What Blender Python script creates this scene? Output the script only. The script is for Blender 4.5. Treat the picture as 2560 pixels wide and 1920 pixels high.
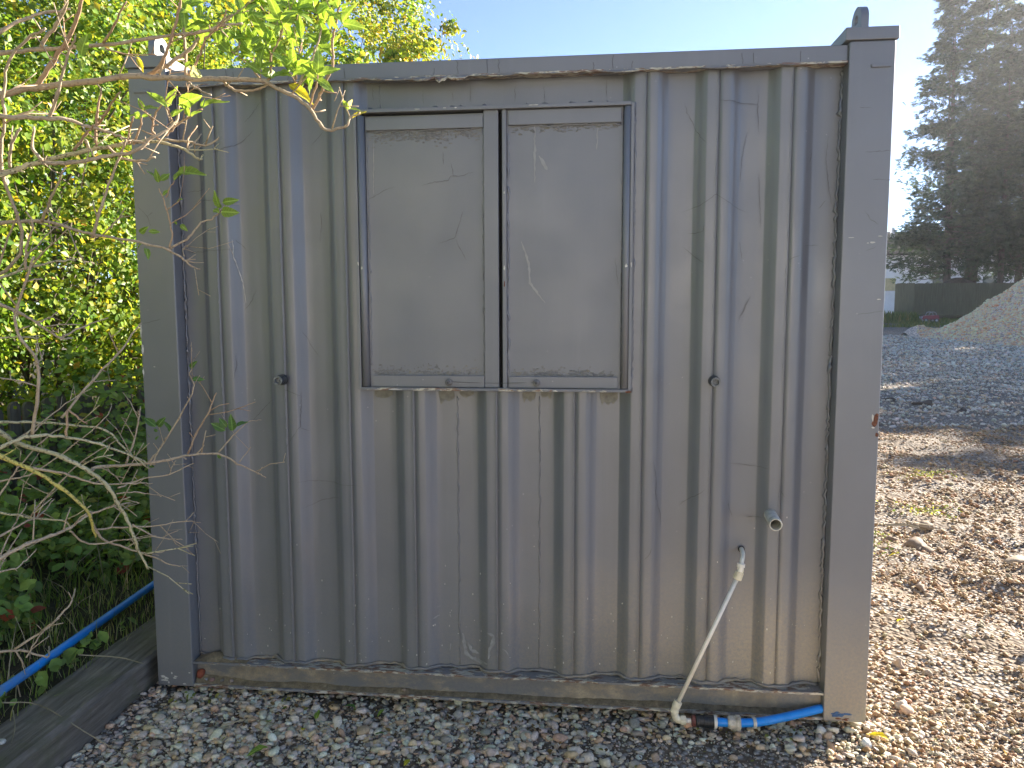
import bpy, bmesh, math, random
import numpy as np
from mathutils import Vector, Matrix, Quaternion

for o in list(bpy.data.objects): bpy.data.objects.remove(o)
scene = bpy.context.scene
COL = scene.collection
R = math.radians
random.seed(7)
RNG = np.random.default_rng(11)

# ------------------------------------------------------------------ camera, sky, sun, exposure
CAM_LOC = Vector((1.7509, -2.8001, 1.5159))
CAM_PITCH, CAM_YAW, CAM_ROLL = -0.09936, -0.10976, -0.00247
cam_data = bpy.data.cameras.new('camera')
cam_data.sensor_width = 36.0
cam_data.lens = 36.0 * 1923.0 / 2560.0
cam_data.clip_start = 0.05
cam_data.clip_end = 2000.0
cam = bpy.data.objects.new('camera', cam_data)
COL.objects.link(cam)
fwd = Vector((math.sin(CAM_YAW) * math.cos(CAM_PITCH), math.cos(CAM_YAW) * math.cos(CAM_PITCH), math.sin(CAM_PITCH)))
rgt = Vector((math.cos(CAM_YAW), -math.sin(CAM_YAW), 0.0))
upv = rgt.cross(fwd)
rr = rgt * math.cos(CAM_ROLL) + upv * math.sin(CAM_ROLL)
uu = -rgt * math.sin(CAM_ROLL) + upv * math.cos(CAM_ROLL)
cam.matrix_world = Matrix(((rr.x, uu.x, -fwd.x, CAM_LOC.x), (rr.y, uu.y, -fwd.y, CAM_LOC.y), (rr.z, uu.z, -fwd.z, CAM_LOC.z), (0, 0, 0, 1)))
scene.camera = cam

SUN_ELEV = 23.0
SUN_AZ = 50.5           # degrees from +Y towards +X
world = bpy.data.worlds.new('World')
scene.world = world
world.use_nodes = True
wn = world.node_tree
wn.nodes.clear()
sky = wn.nodes.new('ShaderNodeTexSky')
sky.sky_type = 'NISHITA'
sky.sun_disc = False
sky.sun_elevation = R(SUN_ELEV)
sky.sun_rotation = R(SUN_AZ)
sky.air_density = 0.55
sky.dust_density = 0.08
sky.ozone_density = 1.6
bg = wn.nodes.new('ShaderNodeBackground')
bg.inputs['Strength'].default_value = 0.07
wo = wn.nodes.new('ShaderNodeOutputWorld')
wn.links.new(sky.outputs[0], bg.inputs['Color'])
wn.links.new(bg.outputs[0], wo.inputs['Surface'])

sun_data = bpy.data.lights.new('sun', 'SUN')
sun_data.energy = 5.0
sun_data.angle = R(0.55)
sun_data.color = (1.0, 0.90, 0.74)
sun = bpy.data.objects.new('sun', sun_data)
COL.objects.link(sun)
sdir = Vector((math.sin(R(SUN_AZ)) * math.cos(R(SUN_ELEV)), math.cos(R(SUN_AZ)) * math.cos(R(SUN_ELEV)), math.sin(R(SUN_ELEV))))
sun.rotation_euler = sdir.to_track_quat('Z', 'Y').to_euler()
sun.location = sdir * 60

scene.view_settings.view_transform = 'Standard'
scene.view_settings.look = 'None'
scene.view_settings.exposure = 2.25
scene.view_settings.use_white_balance = True      # the camera's own balance for open shade
scene.view_settings.white_balance_temperature = 6350
scene.view_settings.white_balance_tint = 12
scene.view_settings.gamma = 1.0
scene.view_settings.use_curve_mapping = False
scene.render.engine = 'CYCLES'
scene.cycles.max_bounces = 6
scene.cycles.diffuse_bounces = 4
scene.cycles.transparent_max_bounces = 4
scene.cycles.caustics_reflective = False
scene.cycles.caustics_refractive = False

# ------------------------------------------------------------------ helpers
def tag(o, label=None, cat=None, group=None, kind=None):
    if label: o['label'] = label
    if cat: o['category'] = cat
    if group: o['group'] = group
    if kind: o['kind'] = kind
    return o

def adopt(o, parent):
    """parent o keeping its world-space mesh where it is"""
    if parent is not None:
        o.parent = parent
        o.matrix_parent_inverse = Matrix.Translation(-Vector(parent.get('_w', (0, 0, 0))))
    return o

def empty(name, loc=(0, 0, 0)):
    o = bpy.data.objects.new(name, None)
    o.empty_display_size = 0.2
    o.location = loc
    o['_w'] = tuple(loc)
    COL.objects.link(o)
    return o

class MB:
    def __init__(self): self.v = []; self.f = []
    def quadstrip(self, rings, closed=True, cap=False):
        b = len(self.v); n = len(rings[0])
        for r in rings: self.v.extend([tuple(p) for p in r])
        for i in range(len(rings) - 1):
            for j in range(n if closed else n - 1):
                k = (j + 1) % n
                self.f.append((b + i * n + j, b + i * n + k, b + (i + 1) * n + k, b + (i + 1) * n + j))
        if cap:
            self.f.append(tuple(b + j for j in range(n))[::-1])
            self.f.append(tuple(b + (len(rings) - 1) * n + j for j in range(n)))
        return self
    def box(self, x0, x1, y0, y1, z0, z1):
        b = len(self.v)
        self.v += [(x0, y0, z0), (x1, y0, z0), (x1, y1, z0), (x0, y1, z0), (x0, y0, z1), (x1, y0, z1), (x1, y1, z1), (x0, y1, z1)]
        self.f += [tuple(b + i for i in q) for q in ((0, 3, 2, 1), (4, 5, 6, 7), (0, 1, 5, 4), (1, 2, 6, 5), (2, 3, 7, 6), (3, 0, 4, 7))]
        return self
    def tube(self, pts, rad, n=8, cap=True, jit=0.0):
        pts = [Vector(p) for p in pts]
        if not hasattr(rad, '__len__'): rad = [rad] * len(pts)
        rings = []
        t0 = (pts[1] - pts[0]).normalized()
        ref = Vector((0, 0, 1)) if abs(t0.z) < 0.9 else Vector((1, 0, 0))
        nrm = (ref - t0 * ref.dot(t0)).normalized()
        for i, p in enumerate(pts):
            a = pts[max(i - 1, 0)]; c = pts[min(i + 1, len(pts) - 1)]
            t = (c - a).normalized()
            nrm = (nrm - t * nrm.dot(t)).normalized()
            bn = t.cross(nrm)
            rr_ = rad[i]
            ring = []
            for k in range(n):
                an = 2 * math.pi * k / n
                q = rr_ * (1 + (random.uniform(-jit, jit) if jit else 0))
                ring.append(p + nrm * math.cos(an) * q + bn * math.sin(an) * q)
            rings.append(ring)
        return self.quadstrip(rings, True, cap)
    def lathe(self, c, axis, prof, n=16):
        """prof: list of (dist along axis, radius)"""
        c = Vector(c); a = Vector(axis).normalized()
        ref = Vector((0, 0, 1)) if abs(a.z) < 0.9 else Vector((1, 0, 0))
        u = a.cross(ref).normalized(); w = a.cross(u)
        rings = [[c + a * d + (u * math.cos(2 * math.pi * k / n) + w * math.sin(2 * math.pi * k / n)) * max(r_, 1e-5) for k in range(n)] for d, r_ in prof]
        return self.quadstrip(rings, True, False)
    def build(self, name, mat, parent=None, bevel=0.0, smooth=False, seg=2):
        me = bpy.data.meshes.new(name)
        me.from_pydata(self.v, [], self.f)
        bm = bmesh.new(); bm.from_mesh(me)
        bmesh.ops.recalc_face_normals(bm, faces=bm.faces)
        if bevel > 0:
            bmesh.ops.bevel(bm, geom=[e for e in bm.edges if e.calc_length() > bevel * 2.2], offset=bevel, segments=seg, affect='EDGES', profile=0.6, clamp_overlap=True)
        bm.to_mesh(me); bm.free()
        if smooth:
            me.polygons.foreach_set('use_smooth', [True] * len(me.polygons))
        me.materials.append(mat)
        o = bpy.data.objects.new(name, me)
        COL.objects.link(o)
        return adopt(o, parent)

def smooth_path(pts, sub=4):
    """Catmull-Rom through pts"""
    P = [Vector(p) for p in pts]
    if len(P) < 3: 
        return [P[0].lerp(P[-1], i / sub) for i in range(sub + 1)]
    P = [P[0] * 2 - P[1]] + P + [P[-1] * 2 - P[-2]]
    out = []
    for i in range(1, len(P) - 2):
        for s in range(sub):
            t = s / sub
            a, b, c, d = P[i - 1], P[i], P[i + 1], P[i + 2]
            out.append(0.5 * ((2 * b) + (c - a) * t + (2 * a - 5 * b + 4 * c - d) * t * t + (3 * b - a - 3 * c + d) * t ** 3))
    out.append(P[-2])
    return out

def np_mesh(name, V, F, mat, parent=None, col=None, smooth=False):
    """V (n,3) float, F (m,k) int, col (n,3)"""
    me = bpy.data.meshes.new(name)
    V = np.ascontiguousarray(V, dtype=np.float32); F = np.ascontiguousarray(F, dtype=np.int32)
    m, k = F.shape
    me.vertices.add(len(V)); me.vertices.foreach_set('co', V.ravel())
    me.loops.add(m * k); me.loops.foreach_set('vertex_index', F.ravel())
    me.polygons.add(m)
    me.polygons.foreach_set('loop_start', np.arange(0, m * k, k, dtype=np.int32))
    me.polygons.foreach_set('loop_total', np.full(m, k, dtype=np.int32))
    if smooth: me.polygons.foreach_set('use_smooth', np.ones(m, dtype=bool))
    me.update(calc_edges=True)
    if col is not None:
        a = me.color_attributes.new('col', 'FLOAT_COLOR', 'POINT')
        c = np.ones((len(V), 4), dtype=np.float32); c[:, :3] = col
        a.data.foreach_set('color', c.ravel())
    me.materials.append(mat)
    o = bpy.data.objects.new(name, me)
    COL.objects.link(o)
    return adopt(o, parent)

def rand_rot(n):
    q = RNG.normal(size=(n, 4)); q /= np.linalg.norm(q, axis=1, keepdims=True)
    w, x, y, z = q.T
    return np.stack([1 - 2 * (y * y + z * z), 2 * (x * y - z * w), 2 * (x * z + y * w), 2 * (x * y + z * w), 1 - 2 * (x * x + z * z), 2 * (y * z - x * w), 2 * (x * z - y * w), 2 * (y * z + x * w), 1 - 2 * (x * x + y * y)], -1).reshape(n, 3, 3)

def frames(nrm, roll=None):
    """rotation matrices whose Z column is nrm and Y column a random tangent (or given)"""
    n = len(nrm)
    nrm = nrm / np.maximum(np.linalg.norm(nrm, axis=1, keepdims=True), 1e-9)
    t = RNG.normal(size=(n, 3)) if roll is None else roll
    t = t - nrm * np.sum(t * nrm, 1, keepdims=True)
    t /= np.maximum(np.linalg.norm(t, axis=1, keepdims=True), 1e-9)
    x = np.cross(t, nrm)
    return np.stack([x, t, nrm], -1)

def scatter(name, tv, tf, pos, rot, scl, mat, col, parent=None, smooth=False):
    """tv (k,3) template, one copy per pos; scl (n,3) or (n,)"""
    n, k = len(pos), len(tv)
    if scl.ndim == 1: scl = scl[:, None] * np.ones(3)
    V = np.einsum('nij,nkj->nki', rot, tv[None] * scl[:, None, :]) + pos[:, None, :]
    F = tf[None] + (np.arange(n) * k)[:, None, None]
    C = np.repeat(col, k, axis=0)
    return np_mesh(name, V.reshape(-1, 3), F.reshape(-1, tf.shape[1]), mat, parent, C, smooth)

def vnoise(x, y, seed=0):
    x = np.asarray(x, float); y = np.asarray(y, float)
    xi = np.floor(x).astype(np.int64); yi = np.floor(y).astype(np.int64)
    fx = x - xi; fy = y - yi
    fx = fx * fx * (3 - 2 * fx); fy = fy * fy * (3 - 2 * fy)
    def h(a, b):
        k = (a * 374761393 + b * 668265263 + seed * 974711) & 0x7fffffff
        k = ((k ^ (k >> 13)) * 1274126177) & 0x7fffffff
        return ((k ^ (k >> 16)) & 0xffff) / 65535.0
    return (h(xi, yi) * (1 - fx) + h(xi + 1, yi) * fx) * (1 - fy) + (h(xi, yi + 1) * (1 - fx) + h(xi + 1, yi + 1) * fx) * fy

# ------------------------------------------------------------------ materials
class NT:
    def __init__(self, name):
        self.m = bpy.data.materials.new(name); self.m.use_nodes = True
        self.t = self.m.node_tree; self.t.nodes.clear()
    def n(self, typ, props=None, **inp):
        nd = self.t.nodes.new('ShaderNode' + typ)
        for k, v in (props or {}).items(): setattr(nd, k, v)
        for k, v in inp.items():
            key = k.replace('_', ' ')
            s = nd.inputs[int(k[1:])] if k[0] == 'i' and k[1:].isdigit() else nd.inputs[key]
            if isinstance(v, bpy.types.NodeSocket): self.t.links.new(v, s)
            elif hasattr(v, '__len__') and s.type == 'RGBA' and len(v) == 3: s.default_value = (*v, 1)
            else: s.default_value = v
        return nd
    def pos(self): return self.n('NewGeometry').outputs['Position']
    def obj(self): return self.n('TexCoord').outputs['Object']
    def noise(self, vec, scale, detail=3.0, rough=0.55, dist=0.0):
        return self.n('TexNoise', None, Vector=vec, Scale=scale, Detail=detail, Roughness=rough, Distortion=dist).outputs['Fac']
    def ramp(self, fac, stops):
        r = self.n('ValToRGB', None, Fac=fac)
        e = r.color_ramp.elements
        while len(e) > 1: e.remove(e[-1])
        for i, (p, c) in enumerate(stops):
            k = e[0] if i == 0 else e.new(p)
            k.position = p
            k.color = (*c, 1) if hasattr(c, '__len__') else (c, c, c, 1)
        return r.outputs['Color']
    def mapr(self, v, a, b, c=0.0, d=1.0):
        return self.n('MapRange', None, Value=v, i1=a, i2=b, i3=c, i4=d).outputs[0]
    def math(self, op, a, b=0.0):
        return self.n('Math', {'operation': op}, i0=a, i1=b).outputs[0]
    def mix(self, fac, a, b, mode='MIX'):
        nd = self.t.nodes.new('ShaderNodeMix'); nd.data_type = 'RGBA'; nd.blend_type = mode
        for s, v in ((nd.inputs[0], fac), (nd.inputs[6], a), (nd.inputs[7], b)):
            if isinstance(v, bpy.types.NodeSocket): self.t.links.new(v, s)
            elif hasattr(v, '__len__'): s.default_value = (*v, 1) if len(v) == 3 else v
            else: s.default_value = v
        return nd.outputs[2]
    def scalevec(self, vec, s):
        return self.n('Mapping', None, Vector=vec, Scale=s).outputs[0]
    def bump(self, h, strength=0.3, dist=0.01):
        return self.n('Bump', None, Height=h, Strength=strength, Distance=dist).outputs[0]
    def out(self, color, rough=0.6, normal=None, metallic=0.0, spec=0.5, **kw):
        b = self.n('BsdfPrincipled')
        for k, v in dict({'Base Color': color, 'Roughness': rough, 'Metallic': metallic, 'Specular IOR Level': spec}, **kw).items():
            s = b.inputs[k]
            if isinstance(v, bpy.types.NodeSocket): self.t.links.new(v, s)
            elif hasattr(v, '__len__') and len(v) == 3 and s.type == 'RGBA': s.default_value = (*v, 1)
            else: s.default_value = v
        if normal is not None: self.t.links.new(normal, b.inputs['Normal'])
        o = self.n('OutputMaterial')
        self.t.links.new(b.outputs[0], o.inputs[0])
        self.b = b
        return self.m

def plain(name, c, rough=0.6, var=0.12, scale=30.0, bump=0.15, dist=0.002, spec=0.5, dirt=None):
    t = NT(name); p = t.pos()
    nz = t.noise(p, scale, 4)
    lo = tuple(v * (1 - var * 1.6) for v in c); hi = tuple(min(1, v * (1 + var * 1.6)) for v in c)
    colr = t.ramp(nz, [(0.3, lo), (0.7, hi)])
    if dirt:
        dn = t.noise(p, scale * 0.35, 5, 0.65)
        colr = t.mix(t.mapr(dn, 0.52, 0.72, 0, 0.8), colr, dirt)
    return t.out(colr, rough, t.bump(t.noise(p, scale * 4, 3), bump, dist), spec=spec)

PAINT = (0.160, 0.167, 0.188)
def paint_material(name, base, dirt_amount=1.0, peel=0.0, stain=0.0, rough=0.37):
    t = NT(name); p = t.pos()
    xyz = t.n('SeparateXYZ', None, Vector=p)
    x, y, z = xyz.outputs
    big = t.noise(p, 1.3, 4, 0.6)
    fine = t.noise(p, 55, 3, 0.6)
    c = t.ramp(big, [(0.25, tuple(v * 0.86 for v in base)), (0.75, tuple(v * 1.10 for v in base))])
    # vertical rain streaks
    st = t.noise(t.scalevec(p, (26, 26, 0.9)), 1.0, 4, 0.6)
    c = t.mix(t.mapr(st, 0.55, 0.8, 0, 0.22), c, tuple(v * 1.35 + 0.01 for v in base))
    st2 = t.noise(t.scalevec(p, (60, 60, 2.2)), 1.0, 3, 0.6)
    c = t.mix(t.mapr(st2, 0.6, 0.85, 0, 0.10), c, tuple(v * 0.65 for v in base))
    # dried splash of mud and dust towards the ground
    zz = t.math('ADD', z, t.math('MULTIPLY', t.math('SUBTRACT', t.noise(p, 3.2, 5, 0.65), 0.5), 0.55))
    low = t.mapr(zz, 0.62, 0.10, 0.0, 1.0)
    side = t.mapr(x, 1.0, 2.3, 0.30, 1.0)
    grain = t.mapr(t.noise(p, 90, 4, 0.7), 0.35, 0.7, 0.25, 1.0)
    dm = t.math('MULTIPLY', t.math('MULTIPLY', low, side), t.math('MULTIPLY', grain, 0.75 * dirt_amount))
    c = t.mix(dm, c, (0.40, 0.33, 0.21))
    # pale specks and scuffs
    sp = t.n('TexVoronoi', {'feature': 'F1'}, Vector=p, Scale=26.0, Randomness=1.0)
    spk = t.mapr(sp.outputs['Distance'], 0.045, 0.075, 1.0, 0.0)
    spk = t.math('MULTIPLY', spk, t.mapr(t.noise(p, 2.3, 2), 0.55, 0.66, 0, 0.8))
    c = t.mix(spk, c, (0.42, 0.42, 0.41))
    rr_ = t.mapr(t.noise(p, 4, 4), 0.3, 0.7, rough - 0.05, rough + 0.10)
    if stain:
        sn = t.noise(t.scalevec(p, (1.0, 1.0, 2.2)), 5.0, 6, 0.7)
        sm = t.math('MULTIPLY', t.mapr(sn, 0.44, 0.60, 0, stain), t.mapr(t.noise(p, 120, 3, 0.7), 0.3, 0.62, 0.35, 1.0))
        c = t.mix(sm, c, t.ramp(t.noise(p, 18, 4), [(0.35, (0.20, 0.155, 0.10)), (0.65, (0.46, 0.36, 0.22))]))
    if peel:
        pn = t.noise(t.scalevec(p, (4.0, 10.0, 14.0)), 3.0, 6, 0.72, 0.4)
        pv = t.noise(p, 1.7, 3)
        pm = t.mapr(t.math('ADD', pn, t.math('MULTIPLY', t.math('SUBTRACT', pv, 0.5), 0.5)), 0.475, 0.51, 0, 1)
        chip = t.ramp(t.noise(t.scalevec(p, (3, 10, 10)), 9.0, 4, 0.6), [(0.30, (0.13, 0.055, 0.028)), (0.46, (0.20, 0.10, 0.05)), (0.52, (0.50, 0.46, 0.36)), (0.75, (0.62, 0.58, 0.48))])
        c = t.mix(t.math('MULTIPLY', pm, peel), c, chip)
    hb = t.math('ADD', t.math('MULTIPLY', fine, 0.25), t.math('MULTIPLY', t.noise(p, 9, 3), 0.75))
    return t.out(c, rr_, t.bump(hb, 0.12, 0.006), spec=0.9, **{'IOR': 1.58})

M = {}
M['paint'] = paint_material('weathered_grey_paint', PAINT)
M['paint_post'] = paint_material('grey_post_paint', tuple(v * 1.02 for v in PAINT), 0.8)
M['paint_shutter'] = paint_material('grey_shutter_paint', tuple(v * 1.06 for v in PAINT), 0.0, rough=0.46)
M['paint_lip'] = paint_material('peeling_paint', PAINT, 0.5, peel=0.95, rough=0.55)
M['paint_channel'] = paint_material('stained_channel_paint', tuple(v * 0.75 for v in PAINT), 0.6, peel=0.0, stain=0.95, rough=0.6)
def crust_material():
    t = NT('blistered_rusty_paint'); p = t.pos()
    c = t.ramp(t.noise(p, 45, 5, 0.7), [(0.30, (0.15, 0.147, 0.145)), (0.50, (0.21, 0.206, 0.205)), (0.66, (0.25, 0.225, 0.18)), (0.8, (0.16, 0.11, 0.08))])
    return t.out(c, 0.6, t.bump(t.noise(p, 200, 4), 0.7, 0.003), spec=0.5)
M['crust'] = crust_material()
M['crack'] = plain('paint_crack', (0.11, 0.11, 0.11), 0.7)
M['scuff'] = plain('pale_undercoat', (0.32, 0.317, 0.31), 0.5, 0.15)
M['smear'] = plain('chalky_smear', (0.34, 0.338, 0.335), 0.45, 0.1)
M['stain'] = plain('dusty_run', (0.195, 0.188, 0.160), 0.6, 0.15, 50)
M['white_chip'] = plain('white_primer', (0.62, 0.60, 0.54), 0.6, 0.2, 60)
M['rust'] = plain('rust', (0.17, 0.065, 0.035), 0.85, 0.35, 120, 0.5, 0.003)
M['black_gap'] = plain('black_gap', (0.010, 0.010, 0.011), 0.8)
M['steel_bolt'] = plain('painted_steel_bolt', (0.14, 0.14, 0.145), 0.35, 0.2, 90, spec=0.6)
M['rubber'] = plain('grey_rubber', (0.045, 0.05, 0.055), 0.55, 0.2, 90)
M['rubber_light'] = plain('worn_rubber_rim', (0.19, 0.20, 0.20), 0.5, 0.3, 120)
M['waste'] = plain('grey_white_waste_pipe', (0.70, 0.67, 0.58), 0.4, 0.12, 40, dirt=(0.25, 0.22, 0.17))
M['white_pipe'] = plain('white_water_pipe', (0.86, 0.81, 0.70), 0.35, 0.05, 40, dirt=(0.74, 0.66, 0.50))
M['cream_fit'] = plain('cream_pipe_fitting', (0.80, 0.72, 0.52), 0.4, 0.08, 60, dirt=(0.58, 0.49, 0.33))
M['beige_fit'] = plain('beige_pipe_collar', (0.58, 0.53, 0.43), 0.5, 0.12, 80, dirt=(0.22, 0.18, 0.13))
M['black_fit'] = plain('black_coupling', (0.018, 0.02, 0.022), 0.5, 0.3, 80, dirt=(0.10, 0.08, 0.06))
M['brown_fit'] = plain('brown_coupling_ring', (0.16, 0.05, 0.04), 0.5, 0.2, 80)
M['blue_pipe'] = plain('blue_water_pipe', (0.015, 0.25, 0.74), 0.34, 0.10, 12, dirt=(0.17, 0.26, 0.36))
M['blue_stain'] = plain('old_blue_paint', (0.03, 0.09, 0.22), 0.6, 0.3, 60)

def stone_material(name, rough=0.8):
    t = NT(name); p = t.pos()
    a = t.n('VertexColor', {'layer_name': 'col'}).outputs['Color']
    nz = t.noise(p, 130, 4, 0.65)
    c = t.mix(1.0, a, t.ramp(nz, [(0.25, 0.72), (0.75, 1.25)]), 'MULTIPLY')
    return t.out(c, rough, t.bump(t.noise(p, 220, 3), 0.35, 0.002), spec=0.35)
M['stone'] = stone_material('gravel_stone')

def leaf_material(name, trans=0.45, rough=0.45, spec=0.35):
    t = NT(name); p = t.pos()
    a = t.n('VertexColor', {'layer_name': 'col'}).outputs['Color']
    c = t.mix(1.0, a, t.ramp(t.noise(p, 25, 3), [(0.25, 0.75), (0.75, 1.22)]), 'MULTIPLY')
    b = t.n('BsdfPrincipled')
    t.t.links.new(c, b.inputs['Base Color']); b.inputs['Roughness'].default_value = rough
    b.inputs['Specular IOR Level'].default_value = spec
    tr = t.n('BsdfTranslucent')
    t.t.links.new(t.mix(1.0, c, (1.25, 1.2, 0.6), 'MULTIPLY'), tr.inputs['Color'])
    mx = t.n('MixShader', None, Fac=trans)
    t.t.links.new(b.outputs[0], mx.inputs[1]); t.t.links.new(tr.outputs[0], mx.inputs[2])
    o = t.n('OutputMaterial'); t.t.links.new(mx.outputs[0], o.inputs[0])
    return t.m
M['leaf'] = leaf_material('hedge_leaf')
M['needle'] = leaf_material('conifer_foliage', 0.25, 0.6, 0.2)

def solid_leaf(name, c, c2, trans=0.42):
    """large near leaf: pale midrib and veins, mottled blade"""
    t = NT(name); o_ = t.obj()
    x, y, z = t.n('SeparateXYZ', None, Vector=o_).outputs
    ax = t.math('ABSOLUTE', x)
    rib = t.mapr(ax, 0.012, 0.03, 1.0, 0.0)
    vein = t.math('SINE', t.math('MULTIPLY', t.math('SUBTRACT', y, t.math('MULTIPLY', ax, 0.8)), 46.0))
    vm = t.mapr(vein, 0.82, 1.0, 0.0, 0.4)
    base = t.ramp(t.noise(o_, 5, 4), [(0.3, c), (0.7, c2)])
    colr = t.mix(t.math('MAXIMUM', rib, vm), base, tuple(min(1, v * 1.6 + 0.03) for v in c2))
    b = t.n('BsdfPrincipled'); t.t.links.new(colr, b.inputs['Base Color'])
    b.inputs['Roughness'].default_value = 0.42; b.inputs['Specular IOR Level'].default_value = 0.4
    tr = t.n('BsdfTranslucent'); t.t.links.new(t.mix(1.0, colr, (1.3, 1.25, 0.55), 'MULTIPLY'), tr.inputs['Color'])
    mx = t.n('MixShader', None, Fac=trans)
    t.t.links.new(b.outputs[0], mx.inputs[1]); t.t.links.new(tr.outputs[0], mx.inputs[2])
    oo = t.n('OutputMaterial'); t.t.links.new(mx.outputs[0], oo.inputs[0])
    return t.m
M['leaf_g'] = solid_leaf('green_elder_leaf', (0.20, 0.32, 0.05), (0.28, 0.40, 0.07))
M['leaf_y'] = solid_leaf('yellow_elder_leaf', (0.55, 0.45, 0.03), (0.62, 0.55, 0.05))
M['leaf_d'] = solid_leaf('deep_green_elder_leaf', (0.085, 0.18, 0.05), (0.14, 0.25, 0.06))
M['leaf_p'] = solid_leaf('pale_elder_leaf', (0.45, 0.47, 0.30), (0.55, 0.56, 0.38))

def bark(name, c1, c2, spot, spot_amt=0.35, scale=18):
    t = NT(name); p = t.pos()
    c = t.ramp(t.noise(p, scale, 5, 0.65), [(0.3, c1), (0.7, c2)])
    v = t.n('TexVoronoi', {'feature': 'F1'}, Vector=p, Scale=110.0)
    c = t.mix(t.mapr(v.outputs['Distance'], 0.28, 0.36, spot_amt, 0.0), c, spot)
    return t.out(c, 0.8, t.bump(t.noise(p, 160, 4), 0.4, 0.002), spec=0.3)
M['bark_b'] = bark('pale_elder_bark', (0.40, 0.30, 0.195), (0.53, 0.43, 0.30), (0.14, 0.10, 0.06))
M['bark_s'] = bark('brown_shoot_bark', (0.38, 0.25, 0.155), (0.50, 0.36, 0.23), (0.14, 0.07, 0.05), 0.3)
M['bark_l'] = bark('lichened_elder_bark', (0.42, 0.37, 0.20), (0.56, 0.51, 0.33), (0.10, 0.085, 0.05), 0.7)
M['bark_y'] = bark('yellow_lichen_bark', (0.54, 0.46, 0.16), (0.68, 0.58, 0.12), (0.10, 0.085, 0.04), 0.7, 9)
M['bark_dark'] = bark('hedge_stem_bark', (0.09, 0.075, 0.055), (0.15, 0.125, 0.09), (0.05, 0.04, 0.03))
M['bark_con'] = bark('conifer_trunk_bark', (0.075, 0.062, 0.052), (0.13, 0.108, 0.09), (0.05, 0.04, 0.035), 0.4, 3)

# ------------------------------------------------------------------ ground, bank
def ground_h(x, y):
    x = np.asarray(x, float); y = np.asarray(y, float)
    h = -0.035 + (vnoise(x * 2.3, y * 2.3, 1) - 0.5) * 0.022 + (vnoise(x * 0.6, y * 0.6, 2) - 0.5) * 0.035
    # churned tyre ruts on the open yard to the right of the cabin
    side = np.clip((x - 2.9) / 0.8, 0, 1) * np.clip((22 - y) / 12, 0, 1)
    u = x * 0.80 + y * 0.60 + (vnoise(x * 0.7, y * 0.7, 3) - 0.5) * 0.5
    rut = np.sin(u * 6.2) * 0.5 + np.sin(u * 13.0 + 1.3) * 0.25
    h = h + side * (rut * 0.030 + (vnoise(x * 6, y * 6, 4) - 0.5) * 0.05 + (vnoise(x * 17, y * 17, 6) - 0.5) * 0.022)
    h = h + np.clip(y - 20, 0, 200) * 0.016 * np.clip((90 - y) / 30, 0.0, 1.0) + np.where(y > 80, 0.6, 0) * 0
    # keep it below the cabin and below the bank
    inside = (x > 0.02) & (x < 2.72) & (y > 0.10) & (y < 6.2)
    h = np.where(inside, np.minimum(h, -0.05), h)
    return h

def bank_h(x, y):
    x = np.asarray(x, float); y = np.asarray(y, float)
    return 0.085 + np.clip((-0.27 - x) / 1.7, 0, 1.2) * 0.17 + (vnoise(x * 5, y * 5, 8) - 0.5) * 0.035 * np.clip((-0.22 - x) * 8, 0, 1)

def sinh_axis(c, lo, hi, n, k):
    t = np.linspace(-1, 1, n)
    s = np.sinh(t * k) / np.sinh(k)
    return np.where(s < 0, c + s * (c - lo), c + s * (hi - c))

def grid_mesh(name, xs, ys, hf, mat):
    X, Y = np.meshgrid(xs, ys)
    V = np.stack([X, Y, hf(X, Y)], -1).reshape(-1, 3)
    nx, ny = len(xs), len(ys)
    i = np.arange(nx - 1)[None, :] + (np.arange(ny - 1) * nx)[:, None]
    F = np.stack([i, i + 1, i + nx + 1, i + nx], -1).reshape(-1, 4)
    return np_mesh(name, V, F, mat, smooth=True)

def ground_material():
    t = NT('yard_soil_and_gravel'); p = t.pos()
    soil = t.ramp(t.noise(p, 14, 6, 0.7), [(0.30, (0.085, 0.063, 0.045)), (0.55, (0.165, 0.125, 0.086)), (0.75, (0.27, 0.215, 0.155))])
    v = t.n('TexVoronoi', {'feature': 'F1'}, Vector=p, Scale=42.0)
    peb = t.mix(0.55, t.ramp(v.outputs['Color'], [(0.2, (0.30, 0.275, 0.24)), (0.6, (0.48, 0.44, 0.375)), (0.9, (0.64, 0.60, 0.53))]), (0.38, 0.35, 0.31))
    edge = t.mapr(v.outputs['Distance'], 0.25, 0.55, 1.0, 0.0)
    cover = t.mapr(t.math('ADD', t.noise(p, 3.0, 4, 0.6), t.math('MULTIPLY', t.noise(p, 0.5, 2), 0.35)), 0.52, 0.68, 0.15, 1.0)
    c = t.mix(t.math('MULTIPLY', edge, cover), soil, peb)
    h = t.math('ADD', t.math('MULTIPLY', t.math('SUBTRACT', 1.0, v.outputs['Distance']), 1.0), t.math('MULTIPLY', t.noise(p, 30, 4), 0.6))
    return t.out(c, 0.9, t.bump(h, 0.7, 0.02), spec=0.25)
M['ground'] = ground_material()

ground = grid_mesh('ground', sinh_axis(2.6, -320, 420, 300, 6.5), sinh_axis(0.6, -160, 620, 300, 6.8), ground_h, M['ground'])
tag(ground, 'stony brown yard of soil and gravel around the cabin', kind='structure')

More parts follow.
